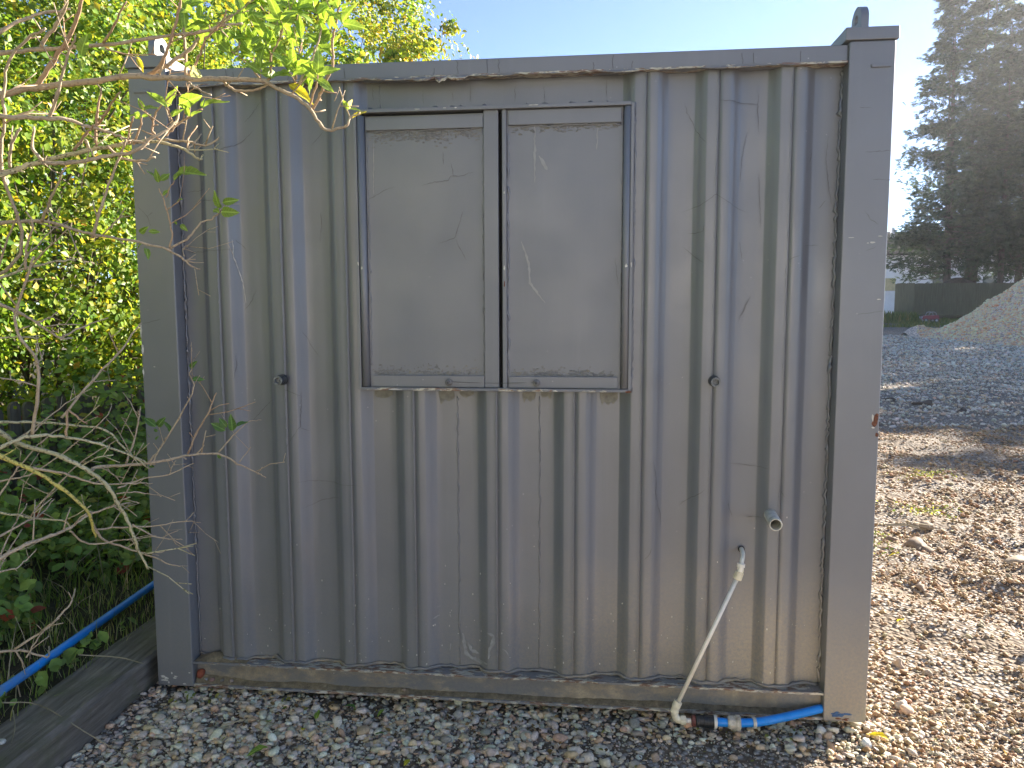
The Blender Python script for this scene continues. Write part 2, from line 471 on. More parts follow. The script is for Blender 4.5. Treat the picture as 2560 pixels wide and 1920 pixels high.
def bank_material():
    t = NT('bank_soil'); p = t.pos()
    c = t.ramp(t.noise(p, 9, 6, 0.7), [(0.3, (0.035, 0.030, 0.018)), (0.55, (0.065, 0.055, 0.032)), (0.75, (0.085, 0.095, 0.035))])
    return t.out(c, 0.95, t.bump(t.noise(p, 60, 5), 0.8, 0.02), spec=0.2)
M['bank'] = bank_material()
bank = grid_mesh('bank', np.concatenate([np.linspace(-14, -2.2, 14), np.linspace(-2.0, -0.20, 30)]), np.concatenate([np.linspace(-4, 5.5, 90), np.linspace(5.8, 24, 20)]), bank_h, M['bank'])
tag(bank, 'dark soil bank behind the timber edging', kind='structure')

# ------------------------------------------------------------------ the steel cabin
cabin = empty('site_cabin', (1.37, 0.0, 0.0))
tag(cabin, 'grey steel site cabin with ribbed end wall and closed double window shutters', 'cabin')
W_, HP = 2.74, 2.405
L_ = 6.10
WALL_Y, RIDGE_Y = 0.066, 0.029
RIDGES = [0.312, 0.565, 0.817, 1.066, 1.383, 1.673, 1.918, 2.169, 2.419]

def ridge_pts(c):
    f, s = 0.0415, 0.037
    w, r = WALL_Y, RIDGE_Y
    return [(c - f - s - .004, w), (c - f - s + .003, w - .002), (c - f - .003, r + .002), (c - f + .004, r),
            (c - .0035, r - .0005), (c - .0025, r - .001), (c - .0015, r + .007), (c + .0012, r + .007), (c + .002, r + .0035),
            (c + f - .004, r + .003), (c + f + .003, r + .005), (c + f + s - .003, w - .002), (c + f + s + .004, w)]

def wall_y_at(x, above_window=False):
    if above_window and 0.9 < x < 1.84: return WALL_Y
    for c in RIDGES:
        d = abs(x - c)
        if d < 0.0415: return RIDGE_Y - (0.0 if x < c else -0.003)
        if d < 0.0785: return RIDGE_Y + (d - 0.0415) / 0.037 * (WALL_Y - RIDGE_Y)
    return WALL_Y

def corrugated(name, x0, x1, z0, z1, ridges, mat, parent, dent=None):
    prof = [(x0, WALL_Y)]
    for c in ridges: prof += [q for q in ridge_pts(c) if x0 < q[0] < x1]
    if x1 - prof[-1][0] > 1e-4: prof.append((x1, WALL_Y))
    # extra columns on the flats so that the sheet can be slightly uneven
    pp = [prof[0]]
    for a, b in zip(prof, prof[1:]):
        k = int((b[0] - a[0]) / 0.03)
        for i in range(1, k + 1): pp.append((a[0] + (b[0] - a[0]) * i / (k + 1), a[1] + (b[1] - a[1]) * i / (k + 1)))
        pp.append(b)
    nz = max(2, int((z1 - z0) / 0.045))
    zs = np.linspace(z0, z1, nz)
    P = np.array(pp)
    X, Z = np.meshgrid(P[:, 0], zs)
    Y = np.broadcast_to(P[:, 1], X.shape) + (vnoise(X * 5, Z * 2.2, 21) - 0.5) * 0.0016 + (vnoise(X * 14, Z * 9, 22) - 0.5) * 0.0016
    if dent is not None: Y = Y + dent(X, Z)
    V = np.stack([X, Y, Z], -1).reshape(-1, 3)
    nx = len(pp)
    i = np.arange(nx - 1)[None, :] + (np.arange(nz - 1) * nx)[:, None]
    F = np.stack([i, i + 1, i + nx + 1, i + nx], -1).reshape(-1, 4)
    return np_mesh(name, V, F, mat, parent)

def dent_fn(X, Z):
    return 0.0045 * np.exp(-((X - 1.315) / 0.05) ** 2 - ((Z - 0.215) / 0.05) ** 2)

pl = corrugated('ribbed_wall_panel', 0.150, 0.8985, 0.104, 2.345, RIDGES[:3], M['paint'], cabin)
pr = corrugated('ribbed_wall_panel', 1.8365, 2.590, 0.104, 2.345, RIDGES[6:], M['paint'], cabin)
pm = corrugated('ribbed_wall_panel', 0.8985, 1.8365, 0.104, 1.215, RIDGES[3:6], M['paint'], cabin, dent_fn)
corrugated('flat_wall_panel', 0.8985, 1.8365, 2.215, 2.345, [], M['paint'], cabin)

def bead(pts, r, mat, parent, name='seam_bead', amp=0.0012):
    """lumpy line of paint-covered sealant or weld"""
    path = []
    P = [Vector(p) for p in pts]
    for a, b in zip(P, P[1:]):
        n = max(2, int((b - a).length / 0.012))
        for i in range(n): path.append(a.lerp(b, i / n))
    path.append(P[-1])
    path = [p + Vector((random.gauss(0, amp), random.gauss(0, amp * .5), random.gauss(0, amp))) for p in path]
    rad = [max(r * .25, r * (0.75 + 0.55 * random.gauss(0, 1) * .5)) for _ in path]
    return MB().tube(path, rad, 5).build(name, mat, parent, smooth=True)

for c in RIDGES:
    par = pl if c < .9 else (pr if c > 1.8 else pm)
    top = 2.33 if (c < .9 or c > 1.8) else 1.20
    bead([(c - .0052, RIDGE_Y, .11), (c - .0052, RIDGE_Y, top)], 0.0018, M['paint'], par)
for xw in (1.226, 1.540):
    bead([(xw, WALL_Y - .001, .12), (xw, WALL_Y - .001, 1.18)], 0.0035, M['paint'], pm, amp=.0016)
bead([(0.945, WALL_Y, 2.24), (0.945, WALL_Y, 2.33)], 0.003, M['paint'], cabin)
# sealant where wall meets rail, posts and floor channel
bead([(0.154, WALL_Y - .004, .12), (0.154, WALL_Y - .004, 2.33)], 0.006, M['paint'], cabin, amp=.002)
bead([(2.586, WALL_Y - .004, .12), (2.586, WALL_Y - .004, 2.33)], 0.007, M['paint'], cabin, amp=.003)
sl = []
for i in range(130):
    x = .155 + i * (2.43 / 129)
    sl.append((x, wall_y_at(x) - .004 + random.uniform(-.002, .002), .108 + max(0, random.gauss(.002, .003))))
MB().tube(sl, [random.uniform(.004, .009) for _ in sl], 6).build('floor_sealant', M['paint_channel'], cabin, smooth=True)

# corner posts with caps and lifting lugs
for px0 in (0.0, 2.59):
    post = MB().box(px0, px0 + .15, 0.0, .155, 0.0, HP).build('corner_post', M['paint_post'], cabin, bevel=.006, seg=3)
    MB().box(px0, px0 + .15, L_ - .15, L_, 0.0, HP).build('corner_post', M['paint_post'], cabin, bevel=.006)
    cx0, cx1 = (px0 - .006, px0 + .160) if px0 < 1 else (px0 - .016, px0 + .157)
    for y0, y1 in ((-.008, .165), (L_ - .16, L_ + .008)):
        MB().box(cx0, cx1, y0, y1, HP + .001, HP + .043).build('post_cap', M['paint_post'], cabin, bevel=.004, seg=3)
    # label tab under the cap
    tx = px0 + .072 if px0 > 1 else px0 + .022
    MB().box(tx, tx + .062, -.007, .0, 2.316, 2.327).build('drip_tab', M['paint_post'], post, bevel=.002)
    # lug: a thick rounded plate with a hole, standing on the cap
    lx = 2.643 if px0 > 1 else 0.086
    for yb in (.022, L_ - .13):
        n = 20
        outer = []
        for k in range(n + 1):
            a = math.pi * k / n
            outer.append((.052 + .052 * math.cos(a), .042 + .048 * math.sin(a)))
        outer = [(0.104, 0.0)] + outer + [(0.0, 0.0)]
        inner = []
        m = len(outer)
        for (yy, zz) in outer:
            d = Vector((yy - .052, zz - .046)); d.normalize()
            inner.append((.052 + d.x * .019, .046 + d.y * .019))
        mb = MB()
        z0 = HP + .043
        th = .0125
        rings = []
        for xx, prof in ((lx - th, inner), (lx - th, outer), (lx + th, outer), (lx + th, inner), (lx - th, inner)):
            rings.append([(xx, yb + a, z0 + b) for a, b in prof])
        mb.quadstrip(rings, True, False)
        o = mb.build('lifting_lug', M['paint_post'], cabin, bevel=0)
# rims above the side walls
for x0, x1 in ((0.004, .146), (2.592, 2.734)):
    MB().box(x0, x1, .166, L_ - .161, 2.30, HP + .038).build('roof_side_rail', M['paint_post'], cabin, bevel=.005)
    MB().box(x0, x1, .156, L_ - .151, 0.004, .11).build('floor_side_rail', M['paint_channel'], cabin, bevel=.004)
# side walls
for sx, nx in ((0.03, -1), (2.71, 1)):
    xs = []
    y = .156; k = 0
    prof = []
    while y < L_ - .16:
        prof += [(y, 0.0), (y + .09, 0.0), (y + .125, .03), (y + .21, .03)]
        y += .245
    mb = MB()
    rings = [[(sx - nx * d, yy, zz) for yy, d in prof] for zz in (.111, 2.301)]
    mb.quadstrip(rings, closed=False)
    mb.build('side_wall', M['paint_post'], cabin)
MB().box(.15, 2.59, L_ - .06, L_ - .02, .06, 2.36).build('rear_wall', M['paint_post'], cabin)
MB().box(.147, 2.593, .09, L_ - .17, 2.355, 2.385).build('roof', M['paint_post'], cabin)
MB().box(.147, 2.593, .075, L_ - .1, .06, .09).build('floor', M['black_gap'], cabin)
MB().box(.151, 2.589, .072, .085, .09, 2.354).build('light_block_backing', M['black_gap'], cabin)  # unseen black backing added to block light behind the wall sheet

# top rail: upright face with a drip lip that has lost most of its paint
MB().box(.151, 2.589, .012, .071, 2.343, 2.398).build('top_rail', M['paint_post'], cabin, bevel=.004)
lipb = []
n = 150
for i in range(n):
    x = .152 + i * 2.436 / (n - 1)
    lipb.append((x, 0.004 + random.uniform(-.0025, .0025), 2.3405 + random.uniform(-.0015, .0015)))
mb = MB()
rings = []
for (x, y, z) in lipb:
    dz = random.uniform(.002, .0045)
    rings.append([(x, y, z - dz), (x, y, z + .003), (x, .06, z + .003), (x, .06, z - .002)])
mb.quadstrip(rings, True, True)
mb.build('drip_lip', M['paint_lip'], cabin)
# strips of paint hanging off the lip
for x0, ln, dr in ((.40, .22, .006), (.95, .16, .010), (1.07, .10, .012), (1.165, .05, .022), (1.21, .08, .014), (1.33, .12, .006), (2.10, .2, .006), (.17, .2, .006), (1.75, .16, .007)):
    mb = MB(); rings = []
    for i in range(9):
        t = i / 8
        d = dr * (math.sin(math.pi * t) ** .7) * random.uniform(.7, 1.2) + .002
        x = x0 + ln * t
        rings.append([(x, .004, 2.339), (x, -.001 - d * .4, 2.3385 - d * .6), (x, -.0005 - d * .3, 2.338 - d)])
    mb.quadstrip(rings, closed=False)
    mb.build('peeling_paint_strip', M['paint_lip'], cabin)

# bottom channel: web set back between two flanges
chan = MB().box(.151, 2.589, .034, .060, .012, .096).build('floor_channel', M['paint_channel'], cabin)
def flange(name, z0, z1, yf, jit, mat):
    rings = []
    n = 160
    for i in range(n):
        x = .1515 + i * 2.437 / (n - 1)
        f = yf + random.uniform(-jit, jit)
        zt = z1 + random.uniform(-jit, jit) * .4
        rings.append([(x, f, z0), (x, f, zt), (x, .0605, zt), (x, .0605, z0)])
    mb = MB(); mb.quadstrip(rings, True, True)
    return mb.build(name, mat, cabin)
flange('upper_flange', .0965, .1045, .002, .0022, M['paint_lip'])
flange('lower_flange', .0015, .0115, .000, .0018, M['paint_lip'])
# mud lying on the lower flange
xs_ = np.linspace(.153, 2.585, 170)
rings = []
for x in xs_:
    hh = .004 + .009 * float(vnoise(x * 9, 3.3, 41)) + .005 * float(vnoise(x * 40, 1.3, 42)) + (.02 * max(0, 1 - (x - .15) / .25))
    yf = .004 + .006 * float(vnoise(x * 22, 7.3, 43))
    rings.append([(x, yf, .0118), (x, yf + .012, .0118 + hh * .55), (x, .0338, .0118 + hh)])
mb = MB(); mb.quadstrip(rings, closed=False)
def mud_material():
    t = NT('dried_mud'); p = t.pos()
    c = t.ramp(t.noise(p, 40, 5, 0.7), [(0.3, (0.11, 0.09, 0.062)), (0.6, (0.27, 0.215, 0.135)), (0.8, (0.44, 0.37, 0.25))])
    return t.out(c, 0.95, t.bump(t.noise(p, 160, 4), 0.8, 0.006), spec=0.2)
M['mud'] = mud_material()
mb.build('mud_ledge', M['mud'], chan, smooth=True)
# drift of grit on the upper flange at the hedge end
rings = []
for i in range(30):
    x = .155 + i * .0075
    hh = .026 * math.sin(math.pi * (i + .5) / 30.0) * random.uniform(.75, 1.1)
    rings.append([(x, .006, .1048), (x, .022, .1048 + hh * .5), (x, .045, .1048 + hh), (x, .0615, .1048 + hh * .9)])
mb = MB(); mb.quadstrip(rings, closed=False); mb.build('grit_drift', M['mud'], cabin, smooth=True)

# ---------------- window frame and shutters
WX0, WX1, WZ0, WZ1 = .857, 1.877, 1.207, 2.234
fr = MB().box(WX0, WX0 + .012, .014, .064, WZ0, WZ1).build('window_frame', M['paint_shutter'], cabin, bevel=.002)
MB().box(WX1 - .012, WX1, .014, .064, WZ0, WZ1).build('jamb', M['paint_shutter'], fr, bevel=.002)
MB().box(WX0 + .0122, WX1 - .0122, .008, .064, WZ1 - .012, WZ1 + .001).build('head', M['paint_shutter'], fr, bevel=.002)
MB().box(WX0 + .0122, WX1 - .0122, .008, .064, WZ0 - .001, WZ0 + .010).build('sill', M['paint_lip'], fr, bevel=.002)
MB().box(WX0 + .012, WX1 - .012, .0625, .0645, WZ0, WZ1).build('reveal_shadow_panel', M['black_gap'], fr)
bead([(WX0 - .002, WALL_Y - .01, WZ1 + .004), (WX1 + .002, WALL_Y - .01, WZ1 + .004)], .009, M['paint'], fr, 'sealant_bead', .002)
bead([(WX1 + .003, RIDGE_Y, WZ0), (WX1 + .003, RIDGE_Y, WZ1)], .004, M['paint'], fr, 'sealant_bead')

def sheet(name, x0, x1, z0, z1, y, mat, parent, amp=.0018):
    xs = np.linspace(x0, x1, 26); zs = np.linspace(z0, z1, 48)
    X, Z = np.meshgrid(xs, zs)
    Y = y + (vnoise(X * 6 + 3, Z * 3, 31) - .5) * amp + (vnoise(X * 30, Z * 30, 32) - .5) * .0007
    edge = np.minimum(np.minimum(X - x0, x1 - X), np.minimum(Z - z0, z1 - Z))
    Y = Y - np.exp(-edge / .012) * .002
    V = np.stack([X, Y, Z], -1).reshape(-1, 3); nx = len(xs)
    i = np.arange(nx - 1)[None, :] + (np.arange(len(zs) - 1) * nx)[:, None]
    F = np.stack([i, i + 1, i + nx + 1, i + nx], -1).reshape(-1, 4)
    return np_mesh(name, V, F, mat, parent, smooth=True)

def crust(x0, x1, z0, z1, y, parent, n, down):
    """blistered paint and rust lumps along a rail"""
    P = []; Rr = []
    for i in range(n):
        P.append((random.uniform(x0, x1), y + .0015, (z0 + abs(random.gauss(0, .45)) * (z1 - z0))))
    tv, tf = ICO1
    pos = np.array(P); m = len(P)
    sc = np.stack([RNG.uniform(.003, .014, m), RNG.uniform(.0018, .0042, m), RNG.uniform(.002, .006, m)], -1)
    o = scatter('blistered_paint', tv, tf, pos, np.repeat(np.eye(3)[None], m, 0), sc, M['crust'], np.ones((m, 3)) * .2, parent, True)
    o['kind'] = 'stuff'
    return o

def ico(sub):
    bm = bmesh.new(); bmesh.ops.create_icosphere(bm, subdivisions=sub, radius=1.0)
    v = np.array([x.co[:] for x in bm.verts]); f = np.array([[q.index for q in p.verts] for p in bm.faces])
    bm.free(); return v, f
ICO1 = ico(1); ICO2 = ico(2)

SY = .036
# shutter towards the hedge
sh1 = sheet('shutter', .898, 1.340, 1.216, 2.214, SY, M['paint_shutter'], cabin); sh1['label'] = 'shutter leaf nearer the hedge, with star cracks'
MB().box(.901, 1.3365, .0225, SY + .002, 2.162, 2.206).build('top_rail_strip', M['paint_shutter'], sh1, bevel=.002)
MB().box(.910, 1.3365, .0225, SY + .002, 1.219, 1.262).build('bottom_rail_strip', M['paint_shutter'], sh1, bevel=.002)
MB().box(1.338, 1.392, .023, .050, 1.2185, 2.2215).build('meeting_stile', M['paint_shutter'], sh1, bevel=.003)
MB().tube([(.8845, .026, 1.219), (.8835, .026, 1.6), (.8825, .026, 2.214)], .0145, 14).build('hinge_tube', M['paint_shutter'], sh1, smooth=True)
bead([(1.335, .034, 1.27), (1.335, .034, 2.16), (.905, .034, 2.160)], .0045, M['paint_shutter'], sh1, 'weld_bead', .0022)
bead([(.905, .034, 1.30), (.905, .034, 2.16)], .003, M['paint_shutter'], sh1, 'weld_bead', .0016)
crust(.905, 1.325, 1.264, 1.302, SY, sh1, 420, False)
crust(.905, 1.325, 2.155, 2.115, SY, sh1, 380, True)
# shutter towards the yard
sh2 = sheet('shutter', 1.422, 1.838, 1.216, 2.222, SY, M['paint_shutter'], cabin); sh2['label'] = 'plainer shutter leaf nearer the open yard'
MB().box(1.428, 1.832, .0225, SY + .002, 2.167, 2.2195).build('top_rail_strip', M['paint_shutter'], sh2, bevel=.003)
MB().box(1.428, 1.828, .0225, SY + .002, 1.219, 1.261).build('bottom_rail_strip', M['paint_shutter'], sh2, bevel=.002)
MB().box(1.4055, 1.4215, .020, .050, 1.2165, 2.2225).build('meeting_stile', M['paint_shutter'], sh2, bevel=.003)
MB().tube([(1.8525, .024, 1.219), (1.8525, .024, 1.7), (1.853, .024, 2.220)], .0135, 14).build('hinge_tube', M['paint_shutter'], sh2, smooth=True)
bead([(1.426, .034, 1.265), (1.426, .034, 2.165), (1.83, .034, 2.164)], .0045, M['paint_shutter'], sh2, 'weld_bead', .0022)
bead([(1.836, .034, 1.23), (1.836, .034, 2.2)], .0022, M['paint_shutter'], sh2, 'weld_bead', .001)
crust(1.435, 1.825, 1.263, 1.290, SY, sh2, 300, False)
crust(1.435, 1.825, 2.162, 2.140, SY, sh2, 120, True)
for bx_, sh in ((1.203, sh1), (1.531, sh2)):
    MB().lathe((bx_, .0227, 1.238), (0, -1, 0), [(-.001, .014), (.006, .014), (.007, .0105), (.014, .0105), (.0145, .008), (.026, .0075), (.0275, .006), (.0275, .0)], 20).build('shutter_bolt', M['steel_bolt'], sh, smooth=False)
    MB().lathe((bx_, -.0044, 1.238), (0, -1, 0), [(-.001, .0042), (.0012, .0040), (.0012, .0)], 12).build('bolt_centre', M['rubber'], sh)
# sagging thin wire between the two bolts
MB().tube([(1.205 + .325 * i / 12, .0215 - .002 * math.sin(i), 1.2395 - .004 * math.sin(math.pi * i / 12)) for i in range(13)], .0009, 5).build('thin_wire', M['rubber'], sh1)
# paint knocked off the hinge tubes and edges
def chips(pts, mat, parent, name='paint_chip'):
    for (x, y, z, sx, sz) in pts:
        k = 9
        ring = []
        for j in range(k):
            a = 2 * math.pi * j / k; q = random.uniform(.55, 1.15)
            ring.append((x + math.cos(a) * sx * q, y, z + math.sin(a) * sz * q))
        mb = MB(); c = len(mb.v); mb.v += ring + [(x, y - .0006, z)]
        for j in range(k): mb.f.append((j, (j + 1) % k, k))
        mb.build(name, mat, parent)
chips([(.866, .0132, 1.68, .003, .009), (.880, .0108, 1.663, .004, .006), (1.853, .0098, 1.663, .006, .008), (1.872, .0132, 1.668, .003, .011), (1.413, .0192, 1.66, .003, .010), (1.4135, .0192, 1.93, .002, .006), (1.10, .0072, 2.229, .012, .002), (1.20, .0072, 2.230, .007, .002), (1.24, .0072, 2.230, .006, .002), (1.52, .0072, 2.231, .02, .002), (1.0, .0072, 1.211, .03, .003), (1.60, .0072, 1.21, .012, .003)], M['white_chip'], fr)
chips([(1.4135, .0192, 1.60, .003, .014), (1.868, .0072, 1.209, .012, .005)], M['rust'], fr, 'rust_spot')

# rubber stops that hold the shutters open
for bx_, bz in ((.553, 1.242), (2.173, 1.249)):
    st = MB().lathe((bx_, RIDGE_Y + .001, bz), (0, -1, 0), [(0, .021), (.020, .020), (.0205, .0165), (.045, .0165)], 22).build('shutter_stop', M['rubber'], cabin, smooth=False)
    MB().lathe((bx_, RIDGE_Y + .001, bz), (0, -1, 0), [(.0448, .0172), (.050, .0172), (.050, .0115), (.036, .010), (.036, .004), (.041, .004), (.041, 0)], 22).build('stop_rim', M['rubber_light'], st)

# ---------------- marks on the paint: hairline cracks, scratches, scuffs
def surf(x, z, lift, mode):
    if mode == 'shutter': return SY - .0022 - lift
    if x < .15 or x > 2.59: return -lift - .0002
    return wall_y_at(x, z > 2.2) - .0028 - lift
def ribbon(pts, w, mat, parent, name, mode='wall', lift=.0006):
    P = []
    for a, b in zip(pts, pts[1:]):
        d = math.hypot(b[0] - a[0], b[1] - a[1]); n = max(1, int(d / .008))
        for i in range(n): P.append((a[0] + (b[0] - a[0]) * i / n, a[1] + (b[1] - a[1]) * i / n))
    P.append(pts[-1])
    rings = []
    for i, (x, z) in enumerate(P):
        a = P[max(i - 1, 0)]; c = P[min(i + 1, len(P) - 1)]
        t = Vector((c[0] - a[0], c[1] - a[1])); t.normalize()
        jx, jz = random.gauss(0, .0009), random.gauss(0, .0009)
        x += jx; z += jz
        hw = w * .5 * random.uniform(.5, 1.3) * (1 - .75 * abs(2 * i / max(1, len(P) - 1) - 1) ** 3)
        nx_, nz_ = -t.y * hw, t.x * hw
        rings.append([(x + nx_, surf(x + nx_, z, lift, mode), z + nz_), (x - nx_, surf(x - nx_, z, lift, mode), z - nz_)])
    mb = MB(); mb.quadstrip(rings, closed=False)
    return mb.build(name, mat, parent)
CRACKS=[[(2.054,2.24),(2.063,2.2),(2.087,2.16),(2.095,2.133),(2.129,2.086)],[(2.165,2.233),(2.238,2.229),(2.307,2.222)],[(2.308,2.258),(2.306,2.206),(2.313,2.121)],[(2.274,2.132),(2.256,2.043),(2.253,1.953)],[(2.317,1.988),(2.328,1.795)],[(2.05,1.853),(2.113,1.875),(2.166,1.911),(2.227,1.873),(2.281,1.85)],[(2.055,1.733),(2.128,1.671)],[(2.072,1.778),(2.122,1.78),(2.125,1.807)],[(2.257,1.745),(2.267,1.687)],[(2.299,1.557),(2.261,1.468)],[(2.548,2.108),(2.544,2.03),(2.558,1.924),(2.573,1.858)],[(2.495,2.057),(2.487,2.011)],[(2.549,1.888),(2.524,1.858)],[(2.48,1.731),(2.529,1.733)],[(2.653,2.039),(2.742,2.043)],[(2.679,1.949),(2.747,1.943)],[(2.661,1.843),(2.678,1.816),(2.708,1.795)],[(2.702,1.72),(2.667,1.703)],[(2.628,2.187),(2.666,2.186)],[(2.416,1.679),(2.458,1.695)],[(2.649,1.488),(2.74,1.501)],[(0.42,2.213),(0.451,2.243),(0.485,2.285)],[(0.312,2.098),(0.38,2.127),(0.421,2.151),(0.455,2.184)],[(0.016,1.899),(0.052,1.863),(0.064,1.824)],[(0.052,1.863),(0.074,1.88)],[(0.709,1.878),(0.711,1.828),(0.702,1.762)],[(0.226,1.924),(0.311,1.922)],[(0.173,1.73),(0.378,1.737)],[(0.373,1.776),(0.408,1.74)],[(0.677,2.12),(0.724,2.168)],[(0.177,1.959),(0.266,1.967)],[(0.446,1.588),(0.424,1.543),(0.396,1.511)],[(0.362,1.335),(0.367,1.296),(0.354,1.237)],[(0.629,1.427),(0.655,1.375),(0.687,1.33)],[(0.622,1.193),(0.615,1.061),(0.554,0.974)],[(0.615,1.055),(0.641,1.039)],[(0.555,1.206),(0.622,1.177)],[(0.014,1.456),(0.092,1.476)],[(0.598,0.841),(0.686,0.842),(0.754,0.835),(0.842,0.833)],[(0.615,0.734),(0.684,0.766),(0.766,0.781)],[(0.407,1.072),(0.492,1.159)],[(1.961,0.952),(1.976,0.88),(1.973,0.822),(1.992,0.75),(1.996,0.699)],[(2.061,0.781),(2.12,0.826),(2.15,0.852)],[(2.238,0.8),(2.246,0.768),(2.257,0.743)],[(2.305,0.741),(2.359,0.747)],[(2.241,0.943),(2.381,0.931)],[(1.962,0.625),(1.952,0.595),(1.935,0.576)],[(2.414,0.862),(2.434,0.828)],[(1.108,2.309),(1.111,2.265)],[(1.218,2.298),(1.222,2.265)],[(1.285,2.325),(1.285,2.263)],[(1.45,2.312),(1.448,2.258)],[(1.554,2.309),(1.557,2.251)],[(1.778,2.323),(1.778,2.266)],[(0.92,2.329),(0.921,2.278)]]
SHUTTER_CRACKS=[[(1.107,1.963),(1.155,1.973),(1.208,1.978),(1.216,1.994),(1.254,1.993),(1.298,2.008)],[(1.217,2.039),(1.225,1.995)],[(1.261,1.869),(1.229,1.772),(1.167,1.75)],[(1.231,1.763),(1.27,1.689)],[(0.898,1.911),(0.954,1.943),(1.004,1.96)],[(1.813,1.695),(1.826,1.596)],[(1.187,2.079),(1.188,2.035)]]
SCRATCHES=[[(0.367,1.775),(0.368,1.711),(0.391,1.615),(0.401,1.537)]]
SMEARS=[[(1.476,1.754),(1.502,1.672),(1.506,1.605),(1.562,1.53)],[(1.539,2.059),(1.569,2.008)],[(1.524,2.168),(1.523,2.053),(1.523,1.966)],[(1.749,2.154),(1.745,2.076)],[(0.928,2.118),(0.924,1.933)]]
SCUFFS=[([(1.239,0.249),(1.245,0.206),(1.251,0.167),(1.277,0.147),(1.309,0.136),(1.341,0.143)],0.016),([(1.258,0.21),(1.274,0.181),(1.303,0.166)],0.012),([(1.342,0.267),(1.367,0.258),(1.364,0.231),(1.348,0.198),(1.346,0.165)],0.013),([(1.373,0.261),(1.38,0.239)],0.006),([(1.399,0.207),(1.415,0.194),(1.424,0.178)],0.006),([(1.14,0.35),(1.15,0.354)],0.006),([(1.188,0.326),(1.194,0.308)],0.005),([(1.126,0.308),(1.149,0.317)],0.006),([(1.192,0.205),(1.188,0.173)],0.005)]

for c in CRACKS: ribbon(c, .0015, M['crack'], cabin, 'paint_crack')
for c in SHUTTER_CRACKS: ribbon(c, .0016, M['crack'], sh1 if c[0][0] < 1.4 else sh2, 'paint_crack', 'shutter')
for c in SCRATCHES: ribbon(c, .003, M['white_chip'], cabin, 'scratch')
for i, c in enumerate(SMEARS): ribbon(c, (.008, .012, .007, .005, .004)[i], M['smear'], sh2 if c[0][0] > 1.4 else sh1, 'chalky_streak', 'shutter', .0004)
for x0, x1, dz in ((.905, .975, .07), (1.155, 1.215, .10), (1.235, 1.29, .05), (1.475, 1.525, .08), (1.545, 1.585, .05), (1.765, 1.83, .09)):      # dust washed down from the sill
    k = 9; top = []; bot = []
    for j in range(k):
        x = x0 + (x1 - x0) * j / (k - 1)
        top.append((x, WALL_Y - .0032, 1.2)); bot.append((x, WALL_Y - .0032, 1.2 - dz * .55 * random.uniform(.55, 1.0) * min(1, 2.2 * math.sin(math.pi * (j + .6) / (k + .2)))))
    mb = MB(); mb.quadstrip([top, bot], closed=False); mb.build('dust_run', M['stain'], pm)
for i in range(16):     # cracks across the painted top rail
    x = random.uniform(.3, 2.5)
    P = [(x + random.uniform(-.003, .003), .0112, 2.347 + k * .0117) for k in range(random.choice((3, 4, 5)))]
    MB().tube(P, .0008, 4).build('paint_crack', M['crack'], cabin)
for c, w in SCUFFS: ribbon(c, w, M['scuff'], cabin, 'paint_scuff', 'wall', .0016)
# rust bitten into the yard-side post, white chips on the hedge-side post
chips([(2.727, -.0008, 1.118, .013, .034), (2.733, -.0008, 1.066, .006, .012)], M['rust'], cabin, 'rust_spot')
chips([(2.717, -.0014, 1.126, .005, .014), (2.719, -.0014, 1.092, .006, .004), (.003, -.0008, 1.43, .004, .03), (.006, -.0008, 1.36, .006, .02), (.004, -.0008, 1.27, .004, .018), (.05, -.0008, 1.29, .004, .002), (2.690, -.0008, 1.735, .010, .003), (2.675, -.0008, 1.733, .004, .002), (2.62, -.0008, 1.752, .01, .002), (2.715, -.0008, 1.756, .008, .002), (2.72, -.0008, 1.54, .007, .002)], M['white_chip'], cabin)
# old blue showing at the foot of the yard-side post
for k in range(9):
    chips([(2.605 + random.uniform(0, .08), -.0008, .028 + random.uniform(-.006, .008), random.uniform(.01, .022), random.uniform(.003, .006))], M['blue_stain'], cabin, 'old_blue_paint')
chips([(2.60 + random.uniform(0, .12), -.0008, .010 + random.uniform(-.004, .006), random.uniform(.005, .014), random.uniform(.002, .004)) for _ in range(5)], M['rust'], cabin, 'rust_spot')
chips([(.01 + random.uniform(0, .13), -.0008, .012 + random.uniform(-.006, .05), random.uniform(.002, .014), random.uniform(.002, .008)) for _ in range(11)], M['white_chip'], cabin)
# pale flecks low down on the wall
n = 110
fx = RNG.uniform(.16, 2.58, n); fz = .12 + np.abs(RNG.normal(0, .22, n))
fy = np.array([surf(a, b, .0006, 'wall') for a, b in zip(fx, fz)])
tv = np.array([(math.cos(a), 0, math.sin(a)) for a in np.linspace(0, 2 * math.pi, 6)[:-1]] ); tf = np.array([(0, 1, 2), (0, 2, 3), (0, 3, 4)])
sc = np.stack([RNG.uniform(.0008, .0026, n), np.ones(n), RNG.uniform(.0012, .005, n)], -1)
o = scatter('paint_flecks', tv, tf, np.stack([fx, fy, fz], -1), np.repeat(np.eye(3)[None], n, 0), sc, M['white_chip'], np.ones((n, 3)), cabin)
o['kind'] = 'stuff'

# ---------------- waste pipe through the wall
wp = MB().lathe((2.388, .061, .760), (-.06, -1, -.02), [(-.01, .0222), (.150, .0222), (.151, .0212), (.151, .0186), (.150, .0182), (.0, .0182), (-.01, .0)], 24).build('waste_pipe', M['waste'], cabin, smooth=False)
MB().lathe((2.392, .0592, .768), (0, -1, 0), [(0, .034), (.0008, .033), (.0008, .0)], 20).build('pipe_hole', M['black_gap'], cabin)
MB().lathe((2.2915, .0588, .620), (0, -1, 0), [(0, .0125), (.0008, .012), (.0008, .0)], 16).build('pipe_hole', M['black_gap'], cabin)

